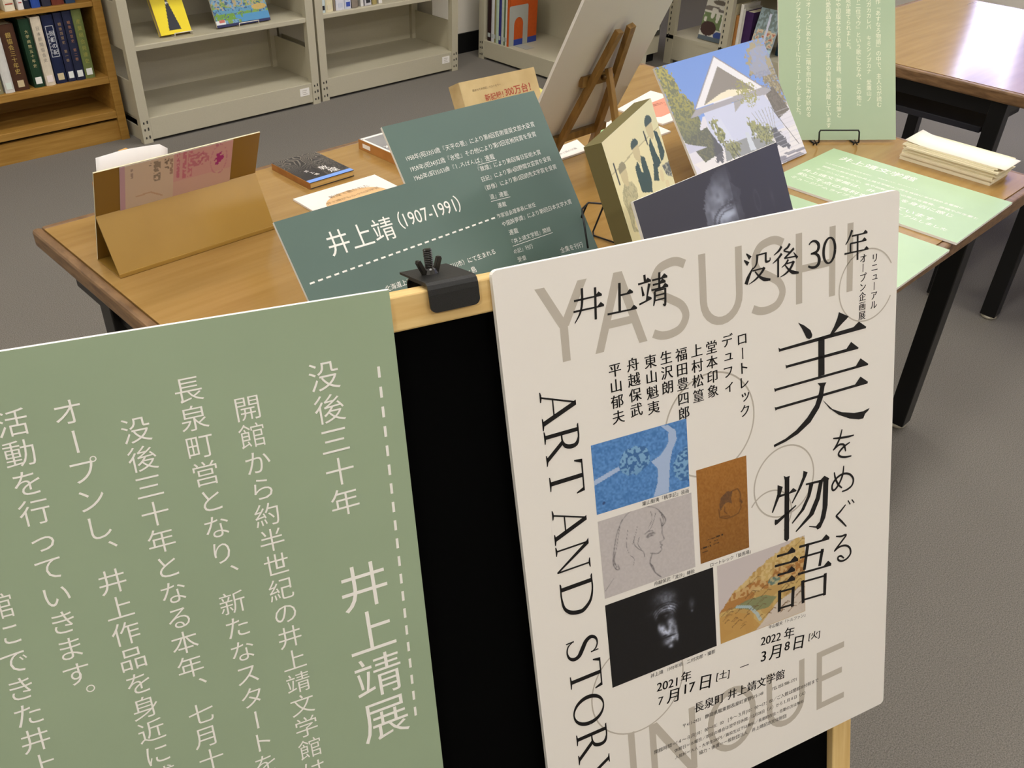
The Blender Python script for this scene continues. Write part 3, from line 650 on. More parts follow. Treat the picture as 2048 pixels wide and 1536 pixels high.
# ------------------------------------------------------------------ tables
def table(name, label, x0, y0, x1, y1, legs, shelf=None):
    t = thing(name, label, 'table', place((x0 + x1) / 2, (y0 + y1) / 2, 0))
    ox, oy = (x0 + x1) / 2, (y0 + y1) / 2
    X0, X1, Y0, Y1 = x0 - ox, x1 - ox, y0 - oy, y1 - oy
    b = 0.018
    MB().box(X0 + b, Y0 + b, 0.668, X1 - b, Y1 - b, 0.70).build('tabletop', TOP, t)
    MB().box(X0, Y0, 0.664, X0 + b, Y1, 0.6995).build('edge_band', BAND, t, bevel=0.006)
    MB().box(X1 - b, Y0, 0.664, X1, Y1, 0.6995).build('edge_band', BAND, t, bevel=0.006)
    MB().box(X0 + b, Y0, 0.664, X1 - b, Y0 + b, 0.6995).build('edge_band', BAND, t, bevel=0.004)
    MB().box(X0 + b, Y1 - b, 0.664, X1 - b, Y1, 0.6995).build('edge_band', BAND, t, bevel=0.004)
    lx = [l[0] - ox for l in legs]; ly = [l[1] - oy for l in legs]
    a0, a1, c0, c1 = min(lx), max(lx), min(ly), max(ly)
    ap = MB()
    for y in (c0, c1):
        ap.box(a0, y - 0.012, 0.615, a1, y + 0.012, 0.668)
    for x in (a0, a1):
        ap.box(x - 0.012, c0, 0.615, x + 0.012, c1, 0.668)
    ap.build('apron', LEGM, t)
    for x, y in zip(lx, ly):
        l = MB().box(x - 0.024, y - 0.024, 0.012, x + 0.024, y + 0.024, 0.668).build('leg', LEGM, t, bevel=0.003)
        MB().lathe([(0.02, 0.0), (0.024, 0.004), (0.02, 0.012), (0.008, 0.013)], (x, y, 0)).build('foot', CHROME, l, smooth=True)
    if shelf:
        MB().box(shelf[0] - ox, shelf[1] - oy, 0.535, shelf[2] - ox, shelf[3] - oy, 0.555).build('under_shelf', mat('dark_shelf', '2b2b33', rough=.5), t, bevel=0.003)
        br = MB()
        for (xx, yy) in ((shelf[0] + .02, shelf[1]), (shelf[0] + .02, shelf[3])):
            s_ = -1 if yy == shelf[1] else 1
            br.box(xx - ox - .01, min(yy, yy + s_ * .05) - oy, 0.538, xx - ox + .01, max(yy, yy + s_ * .05) - oy, 0.552)
        br.build('shelf_bracket', LEGM, t)
    return t
table('display_table', 'large wooden display table with dark edge bands covered with exhibits', 0.452, 0.517, 2.25, 1.693, [(0.487, 0.62), (2.135, 0.615), (0.487, 1.437), (2.135, 1.59)])
table('reading_table', 'glossy wooden reading table with a window reflection beyond the display table', 2.872, 0.775, 4.075, 1.583, [(2.92, 0.862), (2.92, 1.50), (4.0, 0.862), (3.98, 1.50)], shelf=(2.975, 0.915, 3.30, 1.45))
nt_ = table('reading_table', 'reading table cut off by the right edge, only one black leg showing', 2.872, -0.045, 4.075, 0.765, [(2.92, 0.682), (2.92, 0.04), (4.0, 0.682), (4.0, 0.04)])

# ------------------------------------------------------------------ A-frame signboard
WO = (0.3628, 0.2622, 0.5848); WU = (0.9507, -0.3102, 0.0); WV = (0.0967, 0.2965, 0.9501)
MW = frame(WO, WU, WV)
sb = thing('signboard', 'pine framed blackboard sign on splayed legs carrying two posters', 'signboard', MW)
XL, XR = -0.522, 0.378
MB().box(XL, 0.5425, -0.026, XR, 0.5693, -0.006).build('top_rail', PINE, sb, bevel=0.0015)
MB().box(XL, -0.42, -0.026, XR, -0.39, -0.006).build('bottom_rail', PINE, sb, bevel=0.0015)
for x in (XL, XR - 0.027):
    MB().box(x, -0.6105, -0.026, x + 0.027, 0.5425, -0.006).build('upright', PINEV, sb, bevel=0.0015)
MB().box(XL + 0.027, -0.39, -0.021, XR - 0.027, 0.5425, -0.015).build('blackboard', CHALK, sb)
inv = MW.inverted()
def rear(x):
    a = MW @ Vector((x, 0.545, -0.034))
    nh = Vector((0.3102, 0.9507, 0)).normalized()
    k = a.z / math.cos(R(6))
    b = a + nh * (k * math.sin(R(6))) - Vector((0, 0, a.z - 0.004))
    return inv @ a, inv @ b
for x in (XL + 0.0135, XR - 0.0135):
    a, b = rear(x)
    MB().beam(a, b, 0.027, 0.018).build('rear_leg', PINEV, sb)
a0, b0 = rear(XL + 0.0135); a1, b1 = rear(XR - 0.0135)
MB().beam(a0.lerp(b0, 0.78), a1.lerp(b1, 0.78), 0.018, 0.027, (0, 0, 1)).build('rear_rail', PINE, sb)
for x in (XL + 0.06, XR - 0.06):
    MB().box(x - .02, 0.535, -0.032, x + .02, 0.565, -0.026).build('hinge', CHROME, sb)

# clamp on the top rail
cl = thing('poster_clamp', 'black metal clamp with a wing nut gripping the top rail between the posters', 'clamp', MW @ Matrix.Translation((-0.031, 0.5693, 0)))
CB = mat('black_powder_coat', '111110', rough=0.42, spec=0.45, bump=0.15, bscale=900)
def strap(pts, x0, x1, th):
    """Bent plate: profile points (y, z) swept along x."""
    m = MB(); n = len(pts)
    vs = []
    for i, (y, z) in enumerate(pts):
        a, b = pts[max(i - 1, 0)], pts[min(i + 1, n - 1)]
        l = math.hypot(b[0] - a[0], b[1] - a[1]); ny, nz = -(b[1] - a[1]) / l * th, (b[0] - a[0]) / l * th
        vs += [(x0, y, z), (x1, y, z), (x1, y + ny, z + nz), (x0, y + ny, z + nz)]
    fs = [(0, 1, 2, 3), tuple(range(4 * n - 4, 4 * n))[::-1]]
    for i in range(n - 1):
        for k in range(4):
            fs.append((4 * i + k, 4 * i + 4 + k, 4 * i + 4 + (k + 1) % 4, 4 * i + (k + 1) % 4))
    return m.add(vs, fs)
br = strap([(0.0036, -0.064), (0.0036, -0.010), (0.0034, -0.0065), (0.0022, -0.0042), (0.0, -0.0032), (-0.004, -0.0030)], -0.020, 0.020, -0.0018)
fl = MB(); pl = [(-0.020, -0.004)] + [(-0.015 - 0.005 * math.cos(R(90 * k / 5)), -0.0122 - 0.005 * math.sin(R(90 * k / 5))) for k in range(6)] + [(0.015 + 0.005 * math.sin(R(90 * k / 5)), -0.0122 - 0.005 * math.cos(R(90 * k / 5))) for k in range(6)] + [(0.020, -0.004)]
fl.prism(pl, -0.0030, -0.0012)
br.add(fl.v, fl.f).build('bracket', CB, cl)
strap([(-0.03, -0.058), (-0.004, -0.058), (-0.0015, -0.056), (0.0005, -0.052), (0.0005, -0.012)], -0.017, 0.017, -0.0012).build('lower_jaw', CB, cl)
MB().box(-0.0125, 0.0037, -0.0415, 0.0085, 0.0040, -0.0345).build('slot', mat('slot_black', '020202', rough=.9), cl)
bx, bz = -0.004, -0.0375
bp = []
for k in range(17):
    y = 0.0005 + 0.0235 * k / 17
    bp += [(0.0031, y), (0.0036, y + 0.0007)]
vs_ = MB().lathe([(r, y) for r, y in bp] + [(0.0030, 0.0245), (0.0004, 0.0246)], n=16)
vs_.v = [(bx + x, z, bz - y) for x, y, z in vs_.v]
vs_.build('bolt', mat('black_thread', '17150f', rough=.3, spec=.6), cl)
wn = MB().lathe([(0.0062, 0.0036), (0.0062, 0.0050), (0.0050, 0.0085), (0.0040, 0.0095)], n=16)
wn.v = [(bx + x, z, bz - y) for x, y, z in wn.v]
for sx in (-1, 1):
    pts = [(sx * 0.0032, 0.0045), (sx * 0.0062, 0.0040), (sx * 0.0112, 0.0150), (sx * 0.0105, 0.0172), (sx * 0.0080, 0.0172), (sx * 0.0048, 0.0100)]
    if sx < 0:
        pts = pts[::-1]
    q = MB().prism(pts, -0.0022, 0.0022)
    ca, sa = math.cos(R(12)), math.sin(R(12))
    wn.add([(bx + x * ca + z * sa, y, bz + z * ca - x * sa) for x, y, z in q.v], q.f)
wn.build('wing_nut', mat('black_zinc', '1b1812', rough=.3, spec=.6, metal=.3), cl, bevel=0.0006)
# ------------------------------------------------------------------ white exhibition poster
T0 = -0.005
MWP = MW
wp = thing('exhibition_poster', 'white poster for an art and story exhibition clamped on the right of the signboard', 'poster', MWP)
b_ = MB().prism(rounded(0.42, 0.575, 0.005), T0, 0.0)
b_.m[1] = 1
b_.build('board', [FOAM, WPOST], wp)
gl = MB(); ga = MB()
SW = 0.0073
ZG = 0.00008
ZS = [0]
def P(*pts):
    ZS[0] += 1
    gl.add([(x, y, ZG + .000004 * ZS[0]) for x, y in pts], [tuple(range(len(pts)))])
def hl(x0, x1, y, w=SW):
    P((x0, y - w / 2), (x1, y - w / 2), (x1, y + w / 2), (x0, y + w / 2))
def vl(x, y0, y1, w=SW):
    P((x - w / 2, y0), (x + w / 2, y0), (x + w / 2, y1), (x - w / 2, y1))
def dl(xa, ya, xb, yb, w=SW * 1.02):
    P((xa - w / 2, ya), (xa + w / 2, ya), (xb + w / 2, yb), (xb - w / 2, yb))
def S_(x0, x1, y0, y1, w=SW):
    W, H = x1 - x0, y1 - y0
    pts = [(.93, .90), (.72, .955), (.50, .955), (.24, .90), (.10, .745), (.20, .60), (.50, .50), (.80, .385), (.905, .235), (.76, .095), (.48, .045), (.22, .055), (.02, .105)]
    ribbon(gl, [(x0 + W * a, y0 + H * b) for a, b in pts], [w] * len(pts), ZG)
def U_(x0, x1, y0, y1, w=SW):
    h = w / 2; r = (x1 - x0) / 2 - h; cx = (x0 + x1) / 2; rb = r * 1.05
    pts = [(x0 + h, y1), (x0 + h, (y1 + y0 + rb) / 2), (x0 + h, y0 + rb + h)] + [(cx - r * math.cos(R(a)), y0 + h + rb - rb * math.sin(R(a))) for a in range(15, 180, 15)] + [(x1 - h, y0 + rb + h), (x1 - h, (y1 + y0 + rb) / 2), (x1 - h, y1)]
    ribbon(gl, pts, [w] * len(pts), ZG, smooth=False)
yb, yt = 0.4908, 0.5542
dl(.0385, yt, .0572, .5195, .0085); dl(.0768, yt, .0572, .5195, .0085); vl(.0569, yb, .521)
dl(.0877, yb, .1098, yt, .0080); dl(.1303, yb, .1098, yt, .0080); hl(.0955, .1235, .5125, .0066)
S_(.1400, .1778, .4888, .5556); U_(.1892, .2350, .4886, yt); S_(.2450, .2830, .4886, .5556)
vl(.2985, yb - .001, yt); vl(.3378, yb - .0015, yt); hl(.2985, .3378, .5215, .0066); vl(.3593, .4895, .5536)
gl.build('given_name_lettering', INKG, wp)['label'] = 'taupe lettering'
gl = MB()
yb, yt = 0.0335, 0.1085
vl(.0898, yb - .002, .1105); vl(.1137, yb, .1092); vl(.1602, yb, yt); dl(.1145, .1092, .1594, yb, .0095)
ribbon(gl, [(.2089 + .0270 * math.cos(R(a)), .0726 + .0346 * math.sin(R(a))) for a in range(0, 361, 12)], [SW] * 31, ZG, smooth=False)
U_(.2535, .3043, yb - .0005, .1067); vl(.3247, yb, .1060); hl(.3247, .3592, .1024); hl(.3247, .3566, .0712); hl(.3247, .3600, .0372)
def arc(cx, cy, r, a0, a1, w, z=ZG + .00004, ry=None):
    n = max(8, int(abs(a1 - a0) / 6))
    ribbon(ga, [(cx + r * math.cos(R(a0 + (a1 - a0) * k / n)), cy + (ry or r) * math.sin(R(a0 + (a1 - a0) * k / n))) for k in range(n + 1)], [w] * (n + 1), z, smooth=False)
arc(.3810, .4914, .0345, 27, 333, .0013)
arc(.1955, .3985, .0490, 0, 360, .0016)
arc(.2795, .3180, .0366, 0, 360, .0016)
arc(.2610, .2860, .0270, -50, 143, .0015)
arc(.1018, .1592, .0508, 0, 360, .0014)
ga.build('circles', INKG, wp)
gl.build('family_name_lettering', INKG, wp)['label'] = 'taupe lettering'

bl_, side, names, renewal, dates, fine, captions = (MB() for _ in range(7)); ZB = 0.00022
for poly in GLYPH_POLYS:
    bl_.add([(x, y, ZB) for x, y in poly], [tuple(range(len(poly)))])
for a, b, th, u in GLYPH_BARS:
    ribbon(bl_, [a, b], [th * 1.25, th * .9], ZB, smooth=False)
    dx, dy = b[0] - a[0], b[1] - a[1]; l = math.hypot(dx, dy); dx /= l; dy /= l
    q = lambda s, t: (b[0] + dx * s - dy * t, b[1] + dy * s + dx * t, ZB + .00002)
    bl_.add([q(-1.7 * u, th * .4), q(-.75 * u, u * .95), q(.05 * u, u * .25), q(0, -th * .5)], [(0, 1, 2, 3)])
for pts, ws in GLYPH_RIBBONS:
    ribbon(bl_, pts, ws, ZB)
for e in TEXTS['W']:
    mode, txt, st = e[:3]
    big = mode == 'v' and e[3] < .26
    part = names if big else renewal if mode == 'v' else dates if .128 < e[4] < .168 and len(txt) < 6 else fine if e[4] < .128 else captions
    write(part, txt, mode, st, *e[3:7], z=ZB, em=.0128 if big else None, weight=0)
# seriffed capitals running down the left edge
THK, THN, SF = .118, .040, .034
def cap(ch, y0, bx, s=.0325, wf=1.0):
    T = lambda x, y: (bx + y * s, y0 - x * s * wf, ZB)
    def pg(*pts): side.add([T(*p) for p in pts], [tuple(range(len(pts)))])
    def serif(x0, x1, y): 
        d = SF if y < .5 else -SF
        pg((x0, y), (x1, y), (x1, y + d * .8), ((x0 + x1) / 2 + .05, y + d * 1.5), ((x0 + x1) / 2 - .05, y + d * 1.5), (x0, y + d * .8))
    def stem(x, w, ya=0., yb=1.): pg((x - w / 2, ya), (x + w / 2, ya), (x + w / 2, yb), (x - w / 2, yb))
    def dg(xa, ya, xb, yb, w): pg((xa - w / 2, ya), (xa + w / 2, ya), (xb + w / 2, yb), (xb - w / 2, yb))
    def rb(pts, ws): 
        p2, w2 = smooth_pts(pts, ws)
        ribbon(side, [T(*p)[:2] for p in p2], [w * s for w in w2], ZB, smooth=False)
    if ch == 'A':
        dg(.11, 0, .47, 1.0, .05); dg(.84, 0, .47, 1.0, .135); pg((.23, .33), (.72, .33), (.71, .37), (.24, .37)); serif(-.02, .25, 0); serif(.68, 1.0, 0)
    elif ch == 'R':
        stem(.17, THK); serif(0, .36, 0); serif(0, .2, 1); rb([(.17, .975), (.40, .975), (.585, .90), (.625, .75), (.56, .58), (.40, .505), (.17, .495)], [.045, .05, .11, .125, .11, .05, .04]); dg(.86, .02, .42, .52, .15); serif(.70, 1.02, 0)
    elif ch == 'T':
        stem(.47, THK); serif(.28, .67, 0); pg((.03, .955), (.91, .955), (.91, 1.0), (.03, 1.0)); pg((.0, .76), (.04, .76), (.13, .96), (.03, 1.0)); pg((.90, .76), (.94, .76), (.91, 1.0), (.81, .96))
    elif ch == 'N':
        stem(.13, .05); stem(.76, .05); pg((.02, 1), (.19, 1), (.785, .0), (.74, -.02), (.10, .93)); serif(0, .27, 0); serif(.62, .90, 1)
    elif ch == 'D':
        stem(.18, THK); serif(0, .2, 0); serif(0, .2, 1); rb([(.18, .978), (.45, .975), (.76, .88), (.955, .66), (.97, .48), (.90, .25), (.72, .08), (.42, .022), (.18, .022)], [.045, .05, .085, .125, .13, .12, .08, .05, .045])
    elif ch == 'S':
        rb([(.56, .80), (.50, .915), (.36, .975), (.20, .935), (.115, .79), (.19, .63), (.38, .50), (.555, .375), (.60, .215), (.51, .075), (.33, .022), (.16, .075), (.07, .235)], [.02, .045, .045, .075, .115, .13, .14, .13, .115, .075, .045, .045, .02]); pg((.545, .75), (.585, .75), (.58, 1.0), (.545, .99)); pg((.05, .26), (.09, .26), (.09, .02), (.055, .0))
    elif ch == 'O':
        rb([(.50 + .43 * math.cos(R(a)), .5 + .48 * math.sin(R(a))) for a in range(0, 361, 15)], [.045 + .085 * abs(math.cos(R(a))) ** 1.4 for a in range(0, 361, 15)])
    elif ch == 'Y':
        stem(.48, THK, 0, .45); serif(.28, .68, 0); dg(.47, .40, .13, 1.0, .125); dg(.49, .40, .84, 1.0, .05); serif(0, .30, 1); serif(.70, .98, 1)
for ch, y0, bx, wf in [('A', .4698, .0293, 1.0), ('R', .4360, .0297, .92), ('T', .4045, .0305, 1.02), ('A', .3640, .0298, .99), ('N', .3300, .0297, 1.0), ('D', .2938, .0302, 1.05), ('S', .2352, .0303, 1.06), ('T', .2075, .0312, 1.05), ('O', .1722, .0310, 1.02), ('R', .1338, .0316, 1.02), ('Y', .0985, .0320, 1.0)]:
    cap(ch, y0, bx, wf=wf)
for m_, nm in ((bl_, 'title_lettering'), (side, 'side_lettering'), (names, 'artist_names'), (renewal, 'renewal_lettering'), (dates, 'date_lettering'), (fine, 'address_lettering'), (captions, 'caption_lettering')):
    m_.build(nm, INKB, wp)

# pictures printed on the poster
def pic_garden(U, V):
    n = noise(U, V, 60, 40, 1); C = np.zeros(U.shape + (3,)) + [82, 132, 192]
    C += ((n - .5) * 34)[..., None]
    path = pip(U, V, [(.715, .0), (.80, .02), (.875, .12), (.885, .25), (.83, .40), (.80, .55), (.785, .75), (.77, 1.0), (.60, 1.0), (.655, .80), (.665, .60), (.60, .47), (.70, .42), (.79, .28), (.80, .12)]) | pip(U, V, [(.0, .50), (.26, .40), (.27, .46), (.0, .575)])
    C = mix(C, (172, 190, 220), path * .95)
    for cx, cy, rx, ry, sd in ((.425, .385, .16, .20, 3), (1.0, .66, .17, .24, 5)):
        e = ell(U, V, cx, cy, rx, ry) + (noise(U, V, 30, 24, sd) - .5) * .35
        t = noise(U, V, 46, 34, sd + 9)
        C = mix(C, (62, 106, 160), (e < 1)); C = mix(C, (124, 168, 206), (e < 1) * (t > .5) * np.clip(1.2 - V + cy - .2, .3, 1))
    C = mix(C, (44, 66, 110), (ell(U, V, .08, .86, .018, .02) < 1) * .8)
    return C
def pic_girl(U, V):
    C = np.zeros(U.shape + (3,)) + [190, 183, 181]; C += ((noise(U, V, 60, 45, 2) - .5) * 9)[..., None]
    lines = [([(.645, .20), (.655, .28), (.659, .347), (.655, .40), (.668, .46), (.672, .485), (.655, .50), (.625, .508), (.638, .52), (.628, .533), (.648, .555), (.632, .575), (.640, .61), (.620, .635), (.584, .645), (.517, .612)], .009), ([(.49, .385), (.52, .362), (.555, .360), (.575, .372)], .016), ([(.50, .40), (.53, .385), (.56, .392)], .012), ([(.47, .345), (.51, .325), (.56, .33)], .006),
             ([(.64, .11), (.69, .20), (.70, .26), (.665, .31)], .010), ([(.66, .16), (.68, .24), (.655, .30)], .008), ([(.23, .10), (.33, .0), (.47, -.01), (.60, .05), (.68, .17)], .006), ([(.25, .07), (.19, .20), (.15, .36), (.125, .50), (.12, .60), (.145, .67), (.175, .68), (.165, .62)], .009), ([(.15, .45), (.13, .55), (.15, .64)], .010), ([(.22, .14), (.19, .28), (.16, .42)], .005),
             ([(.60, .12), (.57, .22), (.53, .30), (.47, .34)], .006), ([(.55, .08), (.56, .18), (.51, .28)], .005), ([(.36, .33), (.35, .42), (.39, .50), (.44, .56), (.45, .63)], .007), ([(.41, .36), (.39, .44), (.42, .52)], .006), ([(.30, .55), (.34, .62), (.32, .70)], .004), ([(.535, .62), (.515, .68), (.505, .74), (.53, .83), (.56, .90), (.61, .97)], .010), ([(.50, .74), (.53, .79), (.545, .86)], .008), ([(.015, .90), (.06, .84), (.11, .78)], .004), ([(.40, .20), (.37, .32), (.33, .42)], .003), ([(.30, .20), (.27, .40), (.29, .52)], .003)]
    g = noise(U, V, 50, 40, 8)
    for pts, w in lines:
        pts = smooth_pts(pts, [w] * len(pts))[0] if len(pts) > 2 else pts
        d = near(U, V, pts, .78)
        C = mix(C, (84, 80, 82), np.clip(1.3 - d / (w * .72), 0, 1) * (.25 + .65 * g))
    return C
def pic_ochre(U, V):
    C = np.zeros(U.shape + (3,)) + [152, 101, 42]; C += ((noise(U, V, 40, 60, 4) - .5) * 18)[..., None]; C *= (1.06 - .16 * V)[..., None]
    hair = pip(U, V, [(.42, .44), (.46, .36), (.58, .315), (.70, .325), (.66, .40), (.685, .46), (.60, .43), (.52, .44), (.44, .50)])
    C = mix(C, (92, 66, 48), hair * (.5 + .5 * noise(U, V, 50, 70, 9)))
    for pts, w in [([(.70, .325), (.80, .32), (.84, .36), (.86, .40), (.84, .44), (.88, .47), (.85, .50), (.86, .53), (.80, .585), (.70, .60), (.55, .60), (.42, .565), (.41, .48)], .013), ([(.53, .47), (.52, .52), (.57, .55)], .011), ([(.46, .56), (.62, .585)], .010), ([(.84, .46), (.88, .48)], .02)]:
        C = mix(C, (84, 56, 32), np.clip(1.2 - near(U, V, pts, 1.7) / w, 0, 1) * .75)
    for y, a, b in ((.765, .14, .48), (.80, .19, .36), (.835, .02, .38), (.88, .02, .16)):
        C = mix(C, (50, 34, 24), (np.abs(V - y + (U - .2) * .02) < .006) * (U > a) * (U < b) * (noise(U, V, 60, 4, int(y * 100)) > .38))
    return C
LIT = [(0.515, 0.157, 0.099, 0.099, 0.3), (0.573, 0.196, 0.059, 0.091, 0.28), (0.523, 0.294, 0.106, 0.036, 0.55), (0.596, 0.318, 0.04, 0.066, 0.5), (0.572, 0.495, 0.037, 0.083, 0.75), (0.541, 0.592, 0.046, 0.058, 0.8), (0.492, 0.53, 0.029, 0.063, 0.85), (0.462, 0.494, 0.018, 0.05, 0.5), (0.442, 0.351, 0.021, 0.05, 0.4), (0.526, 0.381, 0.021, 0.017, 0.7), (0.592, 0.663, 0.033, 0.058, 0.6), (0.615, 0.589, 0.018, 0.083, 0.45), (0.543, 0.70, 0.053, 0.046, 0.7), (0.562, 0.77, 0.024, 0.026, 0.75), (0.625, 0.69, 0.013, 0.05, 0.6), (0.779, 0.35, 0.029, 0.066, 0.25), (0.779, 0.436, 0.011, 0.017, 0.5)]
DIM = [(0.49, 0.385, 0.059, 0.023, 0.9), (0.525, 0.355, 0.053, 0.013, 0.5), (0.443, 0.43, 0.018, 0.02, 0.8), (0.551, 0.643, 0.066, 0.012, 0.85), (0.508, 0.617, 0.021, 0.013, 0.8), (0.586, 0.74, 0.013, 0.033, 0.4), (0.537, 0.52, 0.011, 0.036, 0.4)]
def face_tone(U, V):
    n = noise(U, V, 50, 40, 12); n2 = noise(U, V, 110, 90, 13)
    t = np.zeros(U.shape)
    for cx, cy, rx, ry, a in LIT:
        t += a * np.exp(-1.1 * ell(U, V, cx, cy, rx, ry) ** 1.1)
    for cx, cy, rx, ry, a in DIM:
        t *= 1 - a * np.exp(-ell(U, V, cx, cy, rx, ry) ** 1.5)
    for k in range(4):
        t *= 1 - .45 * (np.abs(ell(U, V, .53, .41, .085 + .022 * k, .10 + .03 * k) - 1) < .10) * (V < .42)
    return np.clip(t, 0, 1) * (.55 + .5 * n + .3 * n2)
def pic_portrait(U, V):
    t = face_tone(U, V)
    C = np.zeros(U.shape + (3,)) + [20, 19, 21]; C += ((noise(U, V, 70, 50, 3) - .5) * 4)[..., None]
    return mix(C, (206, 214, 236), t * .95)
def pic_hills(U, V):
    C = np.zeros(U.shape + (3,)) + [198, 188, 186]
    n = noise(U, V, 40, 34, 21); n2 = noise(U, V, 9, 9, 22)
    hill = V > np.interp(U, [0, .15, .35, .6, .75, .9, 1.0], [.60, .42, .27, .13, .05, .0, .02]) + (n - .5) * .03
    C = mix(C, (196, 166, 104), hill); C = mix(C, (176, 138, 78), hill * (n2 > .55) * .6)
    C = mix(C, (160, 102, 48), hill * (np.abs(V - .52 + U * .12 + (n2 - .5) * .2) < .07) * .7)
    C = mix(C, (112, 128, 96), pip(U, V, [(.15, .60), (.32, .56), (.52, .58), (.66, .66), (.56, .76), (.40, .74), (.28, .66)]) * .75)
    C = mix(C, (86, 122, 120), (ell(U, V, .63, .44, .07, .05) < 1) * .8); C = mix(C, (168, 190, 200), (near(U, V, [(.20, .60), (.34, .66), (.42, .78), (.46, .88)], 1) < .018) * .8)
    C = mix(C, (188, 144, 78), pip(U, V, [(0, .66), (.18, .66), (.34, .76), (.46, .95), (.30, 1), (.0, 1)]) * .8)
    C = mix(C, (206, 196, 190), pip(U, V, [(.46, .95), (.66, .74), (1, .62), (1, 1), (.4, 1)]) * .85)
    rr = np.random.default_rng(4)
    C = mix(C, (214, 190, 140), hill * (n > .5) * (V < .5) * .6)
    for k in range(70):
        x, y, l = rr.random() * .95, .08 + rr.random() * .85, .03 + .06 * rr.random()
        C = mix(C, (104, 74, 42), hill * (near(U, V, [(x, y), (x + l, y - l * .75), (x + l * 1.4, y - l * .5)], 1) < .005) * (.35 + .4 * rr.random()))
    return C
PM = painted('printed_ink')
for nm, quad, nx, ny, fn in [('blue path landscape', [(.0722, .4127), (.1698, .4118), (.1698, .3457), (.0725, .3477)], 130, 90, pic_garden), ('pencil drawing of a girl in profile', [(.0727, .3410), (.1714, .3390), (.1722, .2619), (.0736, .2637)], 130, 100, pic_girl),
                             ('sketch of a head on ochre paper', [(.1777, .3590), (.2346, .3579), (.2355, .2611), (.1784, .2627)], 80, 120, pic_ochre), ('dark photograph of an old man', [(.0731, .2570), (.1922, .2545), (.1931, .1666), (.0738, .1685)], 170, 120, pic_portrait), ('drawing of sandy hills', [(.1968, .2540), (.3047, .2515), (.3053, .1637), (.1980, .1666)], 140, 110, pic_hills)]:
    print_grid('printed_picture', quad, nx, ny, fn, PM, wp, 0.00014)['label'] = nm

# ------------------------------------------------------------------ sage poster
MGP = frame((-0.1347, 0.4242, 0.5837), (0.9463, -0.3213, -0.0365), (0.1332, 0.2844, 0.9494))
gp = thing('introduction_poster', 'sage green poster with white vertical text on the left of the signboard', 'poster', MGP)
b_ = MB().box(0, 0, T0, 0.42, 0.594, 0.0)
b_.m[1] = 1
b_.build('board', [FOAM, GPOST], gp)
lt = MB(); hd_ = MB()
for e in TEXTS['P']:
    write(hd_ if e[1] == '井上靖展' else lt, e[1], e[0], e[2], *e[3:7], z=.0002, em=(abs(e[6] - e[4]) / (len(e[1]) - 1)) * .95 if e[1] != '井上靖展' else .0415, weight=-.004)
ru = MB(); dashes(ru, (.4054, .5395), (.4013, .2310), 20, .0021, .55, .0002)
ru.build('dashed_rule', INKW, gp); hd_.build('heading', INKW, gp)
lt.build('lettering', INKW, gp)

# ------------------------------------------------------------------ leaning boards on the display table
def leaning_board(name, label, cat, x, y, z, yaw, lean, w, h, face, t=0.005, strut=None, edge=FOAM):
    fm = lean_frame(x, y, z, yaw, lean)
    # lift so that the rear lower edge rests on the surface
    fm.translation += Vector((0, 0, t * math.sin(R(lean)) + .0003))
    o = thing(name, label, cat, fm)
    b = MB().box(0, 0, -t, w, h, 0)
    b.m[1] = 1
    b.build('board', [edge, face], o)
    if strut:
        n_in = fm.inverted()
        top = fm @ Vector((w / 2, h * strut, -t - .001))
        nh = Vector((-math.sin(R(yaw)), math.cos(R(yaw)), 0))
        foot = Vector((top.x, top.y, 0.702)) + nh * (top.z - .70) * .45
        m = MB(); m.beam(n_in @ top, n_in @ foot, 0.05, 0.002)
        m.build('easel_strut', FOAM, o)
    return o
ba = leaning_board('biography_board', 'dark green board headed with a large white name and 1907-1991', 'board', .5799, .8802, .7, -2.4, 39.7, .366, .259, DPOST)
lt = MB(); hd_ = MB(); ru = MB()
for e in TEXTS['A']:
    write(hd_ if e[4] > .18 else lt, e[1], e[0], e[2], *e[3:7], z=.0002)
dashes(ru, (.0118, .1620), (.3658, .1654), 26, .0026, .58, .0002)
ru.build('dashed_rule', INKW, ba); hd_.build('heading', INKW, ba)
lt.build('lettering', INKW, ba)
bb = leaning_board('chronology_board', 'dark green board crowded with lines of dates and awards, behind the one reading 1907-1991', 'board', .834, .927, .7, -3.1, 38.7, .327, .327, DPOST, strut=.6)
lt = MB()
for e in TEXTS['B']:
    write(lt, e[1], e[0], e[2], *e[3:7], z=.0002, weight=-.006)
for e in TEXTS['B']:
    if '連載' in e[1] and len(e[1]) > 3 or '開館' in e[1]:
        ribbon(lt, [(e[3] - .002 if len(e[1]) < 14 else e[5] - .04, e[4] - .0075), (e[5] + .002, e[6] - .0075)], [.0008, .0008], .0002, smooth=False)
lt.build('lettering', INKW, bb)

